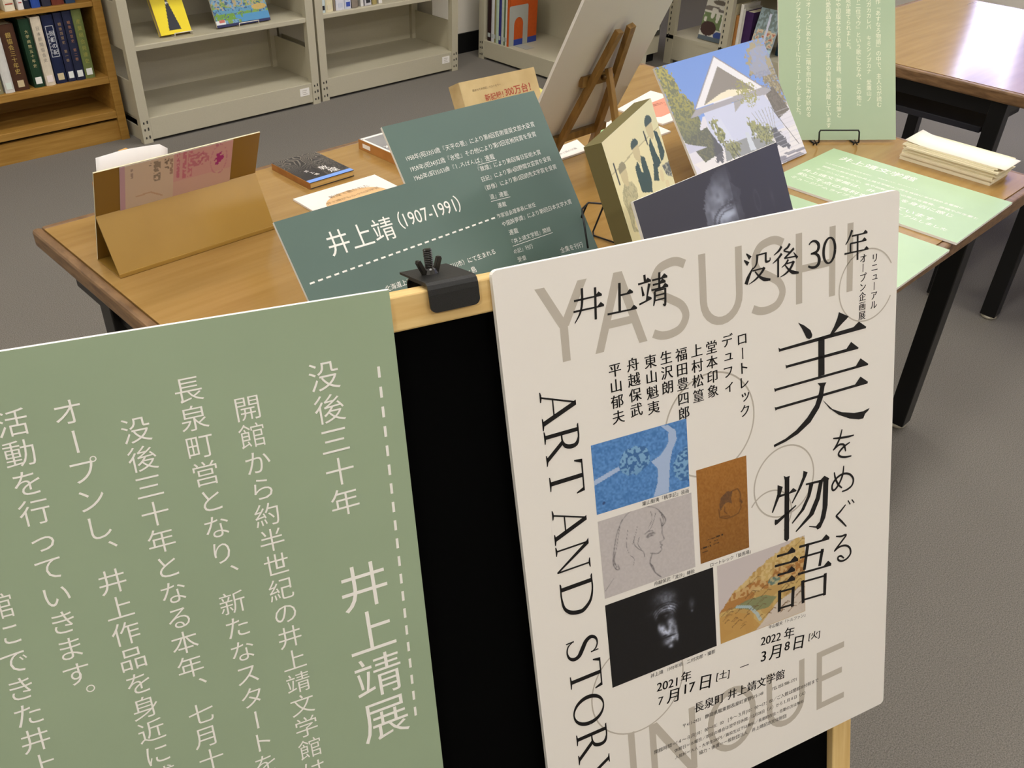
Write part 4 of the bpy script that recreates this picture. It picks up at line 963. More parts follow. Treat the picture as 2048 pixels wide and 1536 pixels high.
def pic_house(U, V):
    Hs = HOUSE_SHAPES
    n = noise(U, V, 60, 44, 31); n2 = noise(U, V, 120, 90, 32); n3 = noise(U, V, 14, 10, 33)
    C = np.zeros(U.shape + (3,)) + [112, 148, 222]; C = mix(C, (150, 176, 232), V * .5)
    low = V > .55; C = mix(C, (226, 222, 232), low)
    C = mix(C, (224, 220, 232), pip(U, V, [(.22, .44), (.88, .44), (1, .70), (1, 1), (.0, 1), (.0, .7)]))
    wall = pip(U, V, [(.24, .42), (.80, .42), (.88, .60), (.88, .74), (.22, .70)])
    C = mix(C, (204, 208, 234), wall); C = mix(C, (238, 232, 232), (V > .74) * (n3 > .35) * .8)
    tr = pip(U + (n - .5) * .03, V + (n2 - .5) * .04, Hs['tree']); C = mix(C, (128, 130, 92), tr); C = mix(C, (170, 160, 84), tr * (n2 > .55) * np.clip(1.2 - V * 1.6, 0, 1)); C = mix(C, (96, 100, 84), tr * (n2 < .42) * .5); C = mix(C, (96, 100, 92), tr * np.clip((V - .35) * 2.4, 0, .7))
    C = mix(C, (206, 208, 232), pip(U, V, Hs['lwall']) * (V < .9) * 0); dk = pip(U, V, [(.02, .56), (.22, .52), (.28, .73), (.10, .76)]); C = mix(C, (98, 100, 88), dk); C = mix(C, (128, 126, 92), dk * (n2 > .6) * .6)
    C = mix(C, (196, 196, 220), pip(U, V, Hs['lfence'])); C = mix(C, (210, 214, 236), pip(U, V, [(.25, .50), (.36, .50), (.40, .72), (.32, .74)]))
    rt = pip(U + (n - .5) * .08, V + (n2 - .5) * .08, Hs['rtree']); C = mix(C, (164, 152, 122), rt * (.45 + .55 * (n > .38))); C = mix(C, (128, 116, 92), rt * (V > .25) * (n2 > .45) * .8); C = mix(C, (150, 160, 200), rt * (n3 > .62) * (V < .3) * .7)
    sh = pip(U, V, Hs['shade']); C = mix(C, (118, 110, 102), sh); C = mix(C, (98, 92, 84), sh * (n2 > .5) * .6)
    C = mix(C, (236, 234, 240), pip(U, V, Hs['roof'])); C = mix(C, (140, 132, 126), pip(U, V, Hs['gable'])); C = mix(C, (152, 145, 138), pip(U, V, [(.555, .30), (.66, .40), (.50, .49)]) * .7)
    C = mix(C, (244, 232, 206), pip(U, V, Hs['strip'])); C = mix(C, (168, 164, 172), pip(U, V, Hs['eave']))
    for e in ('roof',):
        a, b, c = Hs[e]; C = mix(C, (150, 138, 140), (near(U, V, [b, a, c], .7) < .004) * .8)
    ol = pip(U + (n - .5) * .1, V + (n2 - .5) * .1, Hs['olive']); C = mix(C, (158, 156, 92), ol * (n2 > .42) * .85)
    for k in range(7):
        x0, y0 = .70 + .012 * k, .80; C = mix(C, (96, 92, 66), (near(U, V, [(x0, y0), (x0 - .02 + .010 * k, .66), (x0 - .06 + .022 * k, .54)], .7) < .0025) * .45)
    pl = pip(U, V, Hs['planter']); C = mix(C, (150, 152, 156), pl); C = mix(C, (206, 212, 226), pip(U, V, Hs['post']))
    for b, d in (('bush1', 1), ('bush2', .75), ('bush3', .9)):
        bs = pip(U + (n - .5) * .06, V + (n2 - .5) * .07, Hs[b]); C = mix(C, (128, 130, 86), bs * .85 * d); C = mix(C, (164, 162, 100), bs * (n2 > .58) * d * .8); C = mix(C, (92, 96, 70), bs * (n2 < .36) * d * .7)
    for b in ('plantr', 'pl'):
        C = mix(C, (84, 84, 92), pip(U + (n2 - .5) * .03, V + (n - .5) * .04, Hs[b]) * .9)
    for b in ('s1', 's2', 's3'):
        C = mix(C, (132, 130, 142), pip(U, V, Hs[b]) * .9)
    C = mix(C, (200, 198, 210), (np.abs((V * 26) % 1 - .5) < .07) * (U > .72) * (V > .58) * .5)
    C = mix(C, (70, 68, 70), (near(U, V, [(.36, .72), (.43, .98)], .7) < .003) * .9); C = mix(C, (90, 88, 90), (near(U, V, [(.83, .55), (.96, .90)], .7) < .003) * .8)
    return 20 + C * .88  # blacks lifted and contrast cut: glare painted into the print
bf = leaning_board('photo_board', 'landscape photograph of a white gabled building under blue sky, propped at the back', 'photograph', 1.5452, .9562, .7, .2, 37.5, .405, .286, PAPER, strut=.6)
print_grid('printed_photo', [(0, .286), (.405, .286), (.405, 0), (0, 0)], 240, 170, pic_house, PM, bf, .0002)
def pic_dark(U, V):
    n = noise(U, V, 50, 40, 41); n2 = noise(U, V, 110, 90, 42)
    C = np.zeros(U.shape + (3,)) + [58, 57, 64]
    hd_ = pip(U + (n2 - .5) * .016, V + (n - .5) * .02, [(.393, .30), (.395, .18), (.43, .10), (.50, .03), (.585, .0), (.62, .03), (.612, .12), (.66, .165), (.64, .24), (.65, .5), (.40, .5)])
    t = hd_ * (.30 + .5 * np.exp(-ell(U, V, .49, .21, .085, .13)) + .55 * np.exp(-ell(U, V, .545, .27, .075, .035))) * np.clip((V + .02) / .12, .15, 1)
    t *= 1 - .75 * np.exp(-ell(U, V, .575, .215, .045, .025)) * (n2 > .3)
    for k in range(2):
        t *= 1 - .55 * (np.abs(ell(U, V, .55, .30, .085 + .03 * k, .055 + .03 * k) - 1) < .14) * (U < .58)
    t *= np.where(U > .60, .45, 1.0)
    t += .10 * np.exp(-(ell(U, V, .757, .27, .02, .06) - 1) ** 2 * 6) + .10 * np.exp(-ell(U, V, .87, .29, .012, .05)) + .05 * np.exp(-ell(U, V, .25, .33, .10, .08))
    return mix(C, (168, 176, 194), t * (.7 + .5 * n) * .85)
be = leaning_board('portrait_board', 'dark photograph of an old man, only his forehead showing above the white poster', 'photograph', .9576, .5747, .7, .1, 29.1, .371, .275, PAPER)
print_grid('printed_photo', [(0, .275), (.371, .275), (.371, 0), (0, 0)], 170, 126, pic_dark, painted('dark_print', .4, .45), be, .0002)
def pic_group(U, V):
    D = GROUP_SHAPES; n = noise(U, V, 40, 50, 51); n2 = noise(U, V, 80, 100, 52)
    C = np.zeros(U.shape + (3,)) + [222, 212, 168]; C = mix(C, (212, 214, 172), np.clip(U - .4, 0, 1) * .8)
    a, b = D['line']; sl = (b[1] - a[1]) / (b[0] - a[0])
    yl = a[1] + (U - a[0]) * sl
    C = mix(C, (230, 220, 172), (V > yl) * .7); C = mix(C, (170, 160, 120), (np.abs(V - yl) < .003) * .8)
    dk = (62, 82, 74)
    C = mix(C, (190, 182, 142), pip(U, V, D['b3'])); C = mix(C, (150, 144, 112), pip(U, V, D['b3']) * (n2 > .55) * .5)
    for k in ('b1a', 'b1b', 'b2a', 'b2b'):
        C = mix(C, dk, pip(U + (n2 - .5) * .015, V, D[k]))
    C = mix(C, (96, 100, 96), pip(U, V, D['dk'])); C = mix(C, (190, 186, 160), pip(U, V, D['dk']) * (n2 > .58) * .8)
    for k, rx, ry, hair in (('h1', .075, .055, 1), ('h2', .07, .05, 1), ('h3', .065, .055, .6)):
        (x0, y0), (x1, y1) = D[k]; cx, cy = (x0 + x1) / 2, (y0 + y1) / 2
        C = mix(C, (204, 190, 146), (ell(U, V, cx, cy + .015, rx * .9, ry) < 1)); C = mix(C, (70, 86, 78) if hair == 1 else (150, 142, 112), (ell(U, V, x0, y0, rx, ry * .62) < 1) * (V < y0 + ry * .25) * 1.0)
        C = mix(C, (204, 190, 146), (ell(U, V, cx + .01, cy + .055, rx * .5, ry * .5) < 1))
    for k in ('st1', 'st2'):
        C = mix(C, (60, 66, 60), near(U, V, D[k], 1.24) < .012)
    for cx, cy, rx, ry in ((.80, .40, .035, .035), (.86, .47, .04, .03), (.60, .60, .035, .05), (.90, .58, .05, .02)):
        C = mix(C, (222, 206, 160), (ell(U, V, cx, cy, rx, ry) + (n2 - .5) * .6 < 1))
    low = V > .72; C = mix(C, (200, 194, 152), low * (n > .45) * .6); C = mix(C, (110, 112, 92), low * (n2 > .7) * .4)
    return C
CANV = mat('canvas_side', '8f8660', rough=.8, spec=.1)
bd = leaning_board('group_photo_canvas', 'thick cream canvas printed with a faded group of men in suits, standing at an angle', 'canvas', 1.0503, .6999, .7, 21.1, 24.1, .242, .30, PAPER, t=.030, edge=mat('shaded_canvas_edge', '6f6744', rough=.8, spec=.1))  # edge colour darkened to paint in the shade on the canvas side
print_grid('printed_photo', [(0, .30), (.242, .30), (.242, 0), (0, 0)], 150, 180, pic_group, painted('cream_print', .5, .3), bd, .0002)
ws = thing('wire_stand', 'thin black folding wire stand behind the cream canvas', 'stand', place(1.20, .95, .70))
for pts in ([(.046, -.07, .003), (.028, .041, .003), (.038, .052, .004), (-.001, -.002, .097)], [(-.11, -.06, .06), (-.063, .0, .097), (-.047, .0, .105), (.010, .0, .086)], [(-.035, .045, .003), (-.05, .0, .104)], [(.028, .041, .003), (-.036, .046, .003), (-.06, -.02, .003)], [(.010, .0, .086), (.005, -.055, .09)]):
    MB().tube(pts, .0018).build('wire', WIRE, ws, smooth=True)

bg = leaning_board('history_sign', 'tall pale green sign with white vertical text standing at the back right of the table', 'sign', 1.9685, 1.043, .704, -38.2, 32.1, .297, .42, mat('sage_sign_print', 'a9b999', rough=.45, spec=.35, c2='a0b394', vscale=4), t=.004)
lt = MB()
for e in TEXTS['G']:
    write(lt, e[1], e[0], e[2], *e[3:7], z=.0002, weight=.002)
lt.build('lettering', INKC, bg)
ps = thing('plate_stand', 'small black wire plate stand whose lip holds the tall green sign', 'stand', lean_frame(1.9685, 1.043, .70, -38.2, 0))
for sx in (.082, .184):
    MB().tube([(sx, .002, -.012), (sx, .0025, .012), (sx + (.008 if sx < .1 else .007), .008, .022)], .0018).build('hook', WIRE, ps, smooth=True)
    MB().tube([(sx, .0035, .012), (sx, .0015, -.02), (sx, .12, -.098)], .0018).build('upright', WIRE, ps, smooth=True)
    MB().tube([(sx, .10, -.085), (sx, .002, -.16)], .0018).build('rear_leg', WIRE, ps, smooth=True)
    MB().tube([(sx - .005, .0018, .022), (sx, .0105, .012), (sx + .005, .0018, .022)], .0015).build('foot', WIRE, ps, smooth=True)
MB().tube([(.090, .008, .022), (.090, .030, .012), (.0925, .034, .0105), (.188, .034, .0105), (.191, .030, .012), (.191, .008, .022)], .0020).build('lip', WIRE, ps, smooth=True)
MB().tube([(.082, .10, -.088), (.184, .10, -.088)], .0018).build('crossbar', WIRE, ps, smooth=True)

# flat boards overhanging the front edge
def flat_board(label, o_, w, h, z, texts, rot=0.0):
    fm = frame((o_[0], o_[1], z), (math.sin(rot), -math.cos(rot), 0), (math.cos(rot), math.sin(rot), 0))
    o = thing('text_board', label, 'board', fm)
    b = MB().box(0, 0, -.0048, w, h, 0); b.m[1] = 1
    b.build('board', [FOAM, LPOST], o)
    lt = MB()
    for e in texts:
        write(lt, e[1], e[0], e[2], *e[3:7], z=.0002, weight=.008)
    lt.build('lettering', INKW, o)
    return o
flat_board('pale green text board lying flat before the paper stack, jutting over the table edge', (1.735, .925), .417, .292, .705, TEXTS['H'], R(1.0))
X2 = [('h', '井上靖文学館は、長泉町営となり新たなスタートを', 'g', .02, .23, .19, .23), ('h', '活動を行っていきます。', 'g', .02, .20, .33, .20), ('h', '開館から約半世紀', 'g', .03, .17, .34, .17), ('h', '約二千点の資料', 'g', .30, .135, .36, .135)]
flat_board('pale green text board lying nearest the table corner, mostly hidden by the white poster', (1.405, .905), .405, .290, .7052, X2, R(.8))

# paper stack
pk = thing('paper_stack', 'stack of long cream paper slips at the right end of the display table', 'paper stack', place(2.153, .692, .70))
random.seed(5)
z = 0.0
hs = [.006, .0045, .0022, .004, .005, .0018, .0035, .003, .004, .003, .0035]
for i, h in enumerate(hs):
    ox, oy = random.uniform(-.0025, .0025), random.uniform(-.004, .004)
    if i in (2, 5, 8):
        oy -= .006; ox -= .003
    MB().box(-.052 + ox, -.106 + oy, z, .052 + ox, .106 + oy, z + h).build('slip_bundle', CREAMP, pk)
    z += h
m = MB()
nn = 12
for i in range(nn + 1):
    y = -.124 + .232 * i / nn
    m.v += [(-.048, y, z + .0005 + .004 * max(0, (i - 9) / 3) ** 2), (.042, y, z + .0005 + .008 * max(0, (i - 9) / 3) ** 2)]
for i in range(nn):
    m.f.append((2 * i, 2 * i + 1, 2 * i + 3, 2 * i + 2)); m.m.append(0)
o = m.build('top_sheet', mat('top_sheet_paper', 'f6eedd', rough=.7, spec=.2), pk, smooth=True)
sd = o.modifiers.new('thick', 'SOLIDIFY'); sd.thickness = .0006; sd.offset = 1

# ------------------------------------------------------------------ leaflet holder at the left end
hd = thing('leaflet_holder', 'brown folded card leaflet stand with a glossy sloping front at the left end', 'holder', place(.49, 1.405, .70))
KRAFT = mat('kraft_board', '8e6c2c', rough=.35, spec=.45)
KRAFTF = mat('kraft_gloss', 'a9853f', rough=.30, spec=.5, c2='a07c38', vscale=9)
def plate(p, q, r, s, th, nrm):
    nrm = Vector(nrm).normalized() * th
    m = MB(); a = [Vector(k) for k in (p, q, r, s)]
    m.add(a + [k + nrm for k in a], [(0, 1, 2, 3), (7, 6, 5, 4), (0, 4, 5, 1), (1, 5, 6, 2), (2, 6, 7, 3), (3, 7, 4, 0)])
    return m
back = plate((0, .091, 0), (.30, .091, 0), (.30, .012, .185), (0, .012, .185), .0025, (0, -.92, -.40))
back.m = [0, 0, 1, 1, 1, 1]
back.build('back_panel', [KRAFT, mat('card_edge', 'd8cfae', rough=.6)], hd)
plate((0, .001, .004), (.30, .001, .004), (.30, .047, .0975), (0, .047, .0975), .0025, (0, .9, -.44)).build('front_panel', KRAFTF, hd)
MB().box(0, .001, 0, .30, .091, .0025).build('base_panel', KRAFT, hd)
MB().box(0, .0, .0005, .30, .0025, .008).build('front_fold', KRAFTF, hd, bevel=.001)
lf = thing('leaflet', 'pink and white printed leaflet standing behind the sloping front of the brown holder', 'leaflet', frame((.49, 1.405 + .091, .70), (1, 0, 0), (0, -.079, .185)))
v0 = .104
def pic_leaf(U, V):
    n = noise(U, V, 60, 30, 61)
    C = np.zeros(U.shape + (3,)) + [214, 196, 178]; C = mix(C, (212, 164, 166), U > .46); C = mix(C, (196, 160, 176), U < .045)
    C = mix(C, (214, 188, 172), (U > .46) * (V > .62) * .6)
    for x, w_, y0, y1, c, d in ((.10, .012, .1, .3, (120, 100, 100), .5), (.25, .014, .06, .12, (90, 70, 60), .9), (.315, .03, .05, .48, (96, 86, 78), .55), (.40, .018, .02, .28, (90, 76, 70), .7), (.44, .014, .02, .42, (130, 96, 90), .6), (.50, .014, .0, .55, (190, 80, 120), .55), (.555, .018, .0, .62, (190, 80, 120), .55), (.61, .02, .02, .58, (190, 80, 120), .5), (.68, .05, .08, .38, (182, 84, 120), .55), (.74, .04, .12, .34, (182, 84, 120), .5), (.86, .022, .0, .06, (170, 90, 120), .5)):
        C = mix(C, c, (np.abs(U - x) < w_) * (V > y0) * (V < y1) * (n > .42) * d)
    C = mix(C, (170, 40, 130), (ell(U, V, .875, .34, .045, .15) + (n - .5) * 1.6 < .8)); C = mix(C, (196, 120, 150), (np.abs(ell(U, V, .875, .36, .075, .32) - 1) < .12) * (n > .4) * .6)
    C = mix(C, (190, 150, 120), (near(U, V, [(.14, .72), (.26, .70), (.36, .84)], .5) < .008) * .6)
    return C
MB().box(.042, .10, .0030, .2465, .2005, .0034).build('sheet', PAPER, lf)
print_grid('printed_side', [(.042, .2005), (.2465, .2005), (.2465, .10), (.042, .10)], 150, 70, pic_leaf, painted('leaflet_print', .3, .5), lf, .00355)

tub = thing('paper_tub', 'small terracotta coloured tub with a worn rim half hidden behind the leaflet holder', 'tub', place(.586, 1.567, .70))
MB().lathe([(.034, 0.0), (.037, .002), (.044, .085), (.0465, .092), (.0465, .099), (.043, .0995), (.0415, .086), (.033, .006), (.0, .006)], n=40, caps=False).build('tub_wall', mat('terracotta', '9a7148', rough=.6, c2='8f5630', vscale=14), tub, smooth=True)
MB().lathe([(.0, .074), (.041, .076)], n=40, caps=False).build('lining', CREAMP, tub)
wsx = thing('paper_sheet', 'white curled paper sheet sticking up behind the brown leaflet holder', 'paper', frame((.5056, 1.511, .7005), (1, 0, 0), (0, -.079, .195)))
m = MB()
prof_ = [(0, .2145), (.08, .2118), (.20, .2088), (.35, .2072), (.50, .2060), (.65, .2055), (.78, .2062), (.90, .2078), (1.0, .199)]
for i, (t, hh_) in enumerate(prof_):
    zz = .012 * (2 * t - 1) ** 2 - .014
    m.v += [(.122 * t, 0, -.002), (.122 * t, hh_ * .6, zz * .4), (.122 * t, hh_, zz)]
for i in range(len(prof_) - 1):
    for k in (0, 1):
        m.f.append((3 * i + k, 3 * i + 3 + k, 3 * i + 4 + k, 3 * i + 1 + k)); m.m.append(0)
s_ = m.build('sheet', mat('bright_paper', 'fbf8f4', rough=.6), wsx, smooth=True)
kk = s_.modifiers.new('thick', 'SOLIDIFY'); kk.thickness = .0006
kt = thing('card_strip', 'small tan card corner poking up behind the curled white sheet', 'card', frame((.560, 1.524, .7005), (1, 0, 0), (0, -.070, .195)))
MB().prism([(-.012, 0), (.013, 0), (.013, .200), (.005, .2085), (-.008, .2065)], -.0008, .0008).build('card', mat('tan_card', 'd3a45c', rough=.6), kt)
# ------------------------------------------------------------------ books, cards, easel
def book(name, label, mw, w, h, t, cover, pages, spine=None, group=None, cat='book'):
    """Closed book lying in its own frame: X across the cover, Y up the cover, Z thickness; spine at x = 0."""
    o = thing(name, label, cat, mw, group)
    c = .0012
    b = MB().box(0, 0, 0, w, h, c).box(0, 0, t - c, w, h, t)
    b.build('cover', cover, o)
    MB().box(-c, 0, 0, c, h, t).build('spine', spine or cover, o)
    MB().box(c, .0015, c, w - .0015, h - .0015, t - c).build('pages', pages, o)
    return o
BROWNPAGE = mat('aged_page_edge', 'd9b777', rough=.7, spec=.15, c2='c59d57', vscale=3, stretch=(3, 3, 500))
# small dark paperback: corners on the table (0.943,1.654) (1.056,1.656) (1.058,1.527) (0.946,1.518)
k = book('paperback', 'small black paperback with wavy grey lines and a blue band, lying at the table edge', frame((.946, 1.519, .7005), (1, .01, 0), (-.01, 1, 0)), .111, .140, .0135, mat('black_cover', '26252a', rough=.35, spec=.5), BROWNPAGE, mat('worn_spine', 'b1793a', rough=.6, c2='8f5a28', vscale=20))
cv = MB()
def pic_dune(U, V):
    n = noise(U, V, 6, 6, 71); n2 = noise(U, V, 60, 60, 72)
    C = np.zeros(U.shape + (3,)) + [44, 42, 44]
    ph = (U * 1.1 + n * .55 + V * .25) * 12 * (1 + .6 * V)
    s = np.abs((ph % 1) - .5)
    C = mix(C, (150, 142, 128), (s < .13) * np.clip(1.15 - V * 1.5, 0, 1)); C = mix(C, (120, 114, 104), (n2 > .62) * (U > .5) * (V > .3) * .6)
    C = mix(C, (122, 162, 236), V > .90)
    return C
print_grid('printed_cover', [(0, .140), (.111, .140), (.111, 0), (0, 0)], 120, 130, pic_dune, painted('dune_print', .35, .5), k, .01375)
tw = MB()
write(tw, '敦', 'h', 'g', .060, .052, .080, .052, z=.0140); write(tw, '煌', 'h', 'g', .068, .030, .090, .030, z=.0140); write(tw, '井上靖', 'v', 'g', .030, .056, .038, .030, z=.0140, em=.011)
tw.build('title_lettering', INKW, k)

def card(name, label, corners, t, cat='card', z=.7):
    """Flat card from table coordinates TL, TR, BR, BL as its reader sees it."""
    a = Vector((*corners[3], z + t + .0002)); bR = Vector((*corners[2], z + t + .0002)); tl = Vector((*corners[0], z + t + .0002))
    fm = frame(a, bR - a, tl - a)
    inv_ = fm.inverted()
    q = [(inv_ @ Vector((*c, z + t + .0002)))[:2] for c in (corners[3], corners[2], corners[1], corners[0])]
    o = thing(name, label, cat, fm)
    m = MB().prism(q, -t, 0); m.build('card_base', WCARD, o)
    return o, q
WCARD = mat('white_card', 'f3ebe2', rough=.5, spec=.3)
o, q = card('caption_card', 'white caption card with a tan oval, partly under the dark green board', [(.888, 1.494), (1.090, 1.492), (1.088, 1.36), (.884, 1.36)], .004)
e_ = MB(); e_.add([(.105 + .072 * math.cos(R(a)), .052 + .046 * math.sin(R(a)), .0003) for a in range(0, 360, 10)], [tuple(range(36))])
e_.build('oval', mat('tan_ink', 'e2b884', rough=.5), o)
tw = MB(); write(tw, '井上靖がもらった文学賞', 'h', 'g', .040, .070, .170, .072, z=.0003); write(tw, '敦煌で書かれた', 'h', 'g', .062, .092, .160, .094, z=.0003)
tw.build('lettering', mat('brown_ink', '8a6f5a', rough=.5), o)
# grey covered book behind
k = book('hardback_book', 'grey photographic hardback with a tan spine lying half under the dark green boards', frame((1.167, 1.44, .7005), (1, .02, 0), (-.02, 1, 0)), .135, .205, .0215, mat('grey_jacket', '9b9a98', rough=.35, spec=.5, c2='7d7c7c', vscale=8), CREAMP, mat('tan_spine', 'bd8443', rough=.6, c2='a56d31', vscale=20))
sp = MB().box(-.0014, .163, .006, -.0012, .19, .0155).build('spine_label', PAPER, k)
e_ = MB(); e_.add(rect_pts(.0675, .199, .129, .008, .0217), [(0, 1, 2, 3)]); e_.add(rect_pts(.004, .1, .006, .2, .0217), [(0, 1, 2, 3)]); e_.build('cover_border', PAPER, k)
e_ = MB(); write(e_, '猟銃', 'v', 'g', .030, .115, .030, .075, z=.0219); e_.build('title_lettering', INKW, k)
# worn thick volume behind
fm = lean_frame(1.392, 1.512, .70, -4, 28); fm.translation += Vector((0, 0, .02))
k = book('worn_book', 'thick worn yellowed book with red lettering propped behind the dark green boards', fm, .232, .118, .042, mat('worn_cream_cover', 'd3bd8c', rough=.7, spec=.15, c2='bfa676', vscale=14), mat('yellow_page_edge', 'd8a94e', rough=.75, spec=.1, c2='c08d35', vscale=2, stretch=(2, 500, 500)), mat('worn_cream_spine', 'c8b183', rough=.75, c2='ad9464', vscale=20))
fm2 = k.matrix_world.copy(); fm2.translation = Vector(fm2.translation) - (fm2.to_3x3() @ Vector((0, 0, .042))); k.matrix_world = fm2
tw = MB(); write(tw, '新記録！', 'h', 'g', .062, .072, .118, .072, z=.0425, weight=.012); write(tw, '300万台！', 'h', 'g', .124, .075, .205, .076, z=.0425, weight=.012)
tw.build('red_lettering', mat('red_ink', 'a8452e', rough=.6), k)
tw = MB(); write(tw, '読まれて半世紀、ベストセラー', 'h', 'g', .032, .094, .118, .095, z=.0425); tw.build('black_lettering', mat('grey_ink', '6a5c44', rough=.6), k)
# crumpled yellow paper
o = thing('yellow_paper', 'crumpled yellow paper cover lying between the dark green board and the white easel board', 'paper', place(1.70, 1.61, .7005))
m = MB(); random.seed(9); nx_ = 9
for i in range(nx_):
    for j in range(nx_):
        m.v.append((-.07 + .15 * i / 8, -.07 + .14 * j / 8, .002 + random.uniform(0, .012) + .006 * (j / 8)))
for i in range(nx_ - 1):
    for j in range(nx_ - 1):
        m.f.append((i * nx_ + j, (i + 1) * nx_ + j, (i + 1) * nx_ + j + 1, i * nx_ + j + 1)); m.m.append(0)
s_ = m.build('sheet', mat('yellow_jacket', 'dcd36a', rough=.6, c2='b9b86c', vscale=18), o); kk = s_.modifiers.new('thick', 'SOLIDIFY'); kk.thickness = .0015
# cards at the easel
o, q = card('caption_card', 'white caption card with a coral red blotch at the back of the table', [(1.838, 1.447), (1.915, 1.494), (2.036, 1.34), (1.853, 1.335)][0:1] + [(2.035, 1.492), (2.05, 1.30), (1.842, 1.300)], .004)
e_ = MB(); e_.add([(x, y, .0003) for x, y in ((.014, .050), (.030, .092), (.062, .120), (.110, .124), (.160, .128), (.196, .135), (.199, .030), (.150, .034), (.080, .040), (.04, .036))], [tuple(range(10))]); e_.build('coral_blotch', mat('coral_ink', 'e79a80', rough=.5), o)
tw = MB(); write(tw, '氷壁', 'h', 'g', .120, .075, .190, .085, z=.0003); write(tw, 'あした来る人', 'h', 'g', .05, .100, .14, .108, z=.0003); write(tw, '井上靖の小説', 'h', 'g', .12, .014, .19, .016, z=.0003); tw.build('lettering', mat('dark_brown_ink', '6b3b30', rough=.5), o)
o, q = card('caption_card', 'white caption card with a pale green blotch beside the rear leg of the small easel', [(1.66, 1.405), (1.835, 1.395), (1.815, 1.255), (1.618, 1.258)], .004)
e_ = MB(); e_.add([(.028 + .055 * (1 + math.cos(R(a))) * .7, .085 + .036 * math.sin(R(a)), .0003) for a in range(0, 360, 12)], [tuple(range(30))]); e_.build('green_blotch', mat('pale_green_ink', 'a9d196', rough=.5), o)
tw = MB(); write(tw, 'しろばんば', 'h', 'g', .03, .085, .085, .088, z=.0003); write(tw, '天平の甍', 'h', 'g', .115, .095, .165, .10, z=.0003); write(tw, '井上靖の小説', 'h', 'g', .05, .02, .12, .022, z=.0003); tw.build('lettering', mat('grey_green_ink', '62705c', rough=.5), o)
o, q = card('caption_card', 'narrow white caption card at the foot of the small easel', [(1.470, 1.352), (1.590, 1.362), (1.560, 1.300), (1.468, 1.300)], .004)
tw = MB(); write(tw, '井上靖の文庫', 'h', 'g', .018, .022, .078, .024, z=.0003); tw.build('lettering', mat('grey_ink2', '8c8a86', rough=.5), o)

# white board on a small easel, seen from behind
es = thing('table_easel', 'small wooden easel seen from behind, standing on the display table', 'easel', place(1.45, 1.289, .70))
EW = mat('easel_wood', '8d6c38', rough=.45, spec=.35, c2='6f5226', vscale=8, stretch=(10, 10, 2))
tn = math.tan(R(25))
E_ = lambda x, z, off=0.0: (x - 1.45, -tn * (z - .70) + off, z - .70)
MB().beam(E_(1.408, .705), E_(1.432, 1.018), .017, .012).build('front_leg', EW, es, bevel=.001)
MB().beam(E_(1.549, .705), E_(1.464, 1.024), .017, .012).build('front_leg', EW, es, bevel=.001)
MB().beam(E_(1.402, .910, .012), E_(1.500, .910, .012), .022, .012, (0, 0, 1)).build('crossbar', EW, es, bevel=.001)
MB().beam(E_(1.385, .772, .012), E_(1.565, .772, .012), .016, .020, (0, 0, 1)).build('ledge', EW, es, bevel=.001)
MB().beam((.003, -.112, .236), (.006, -.185, .004), .013, .011).build('rear_leg', EW, es, bevel=.001)
MB().tube([E_(1.442, .918, -.008), E_(1.470, .918, -.008)], .006, 10).build('hinge', mat('dark_brass', '5b4320', rough=.4, metal=.5), es, smooth=True)
wb = thing('white_board', 'large blank white foam board resting on the small wooden easel', 'board', frame((1.596, 1.289 + .0245 - tn * .072, .772), (-1, 0, 0), (0, -math.sin(R(25)), math.cos(R(25)))))
MB().box(0, 0, -.006, .293, .42, 0).build('board', [mat('white_board_back', 'cfcbc2', rough=.6, spec=.2)], wb)

# ------------------------------------------------------------------ books on the shelves
def shelf_book(label, mw, w, h, d, col, group, letters=None, lcol=None, tagc=None, tagz=.018, pages=None, tagh=.026):
    """Upright book: X thickness, Y depth (spine at y = 0 facing out), Z height."""
    o = thing('book', label, 'book', mw, group)
    m_ = mat('book_' + col, col, rough=.55, spec=.3, var=.06, vscale=60)
    b = MB().box(0, .002, 0, .002, d, h).box(w - .002, .002, 0, w, d, h)
    b.build('cover', m_, o)
    prof = [(0, .004), (w * .2, .001), (w * .5, 0), (w * .8, .001), (w, .004), (w, .006), (0, .006)]
    MB().prism(prof, 0, h).build('spine', m_, o)
    MB().box(.002, .006, .002, w - .002, d - .002, h - .004).build('pages', pages or CREAMP, o)
    if letters:
        lm = MB(); txt, z1, z0, em = letters
        write(lm, txt, 'v', 'g', 0, z1, 0, z0, z=0, em=em, weight=.01)
        lm.v = [(w / 2 + x, -.0008, y) for x, y, q_ in lm.v]
        lm.build('spine_lettering', mat('letter_' + lcol, lcol, rough=.5), o)
    if tagc:
        s2 = min(.024, w * .62)
        MB().box(w / 2 - s2 / 2, -.0009, tagz, w / 2 + s2 / 2, .001, tagz + tagh).build('call_label', mat('label_' + tagc, tagc, rough=.6), o)
    return o
G1 = 'bound volumes on the lower oak shelf'
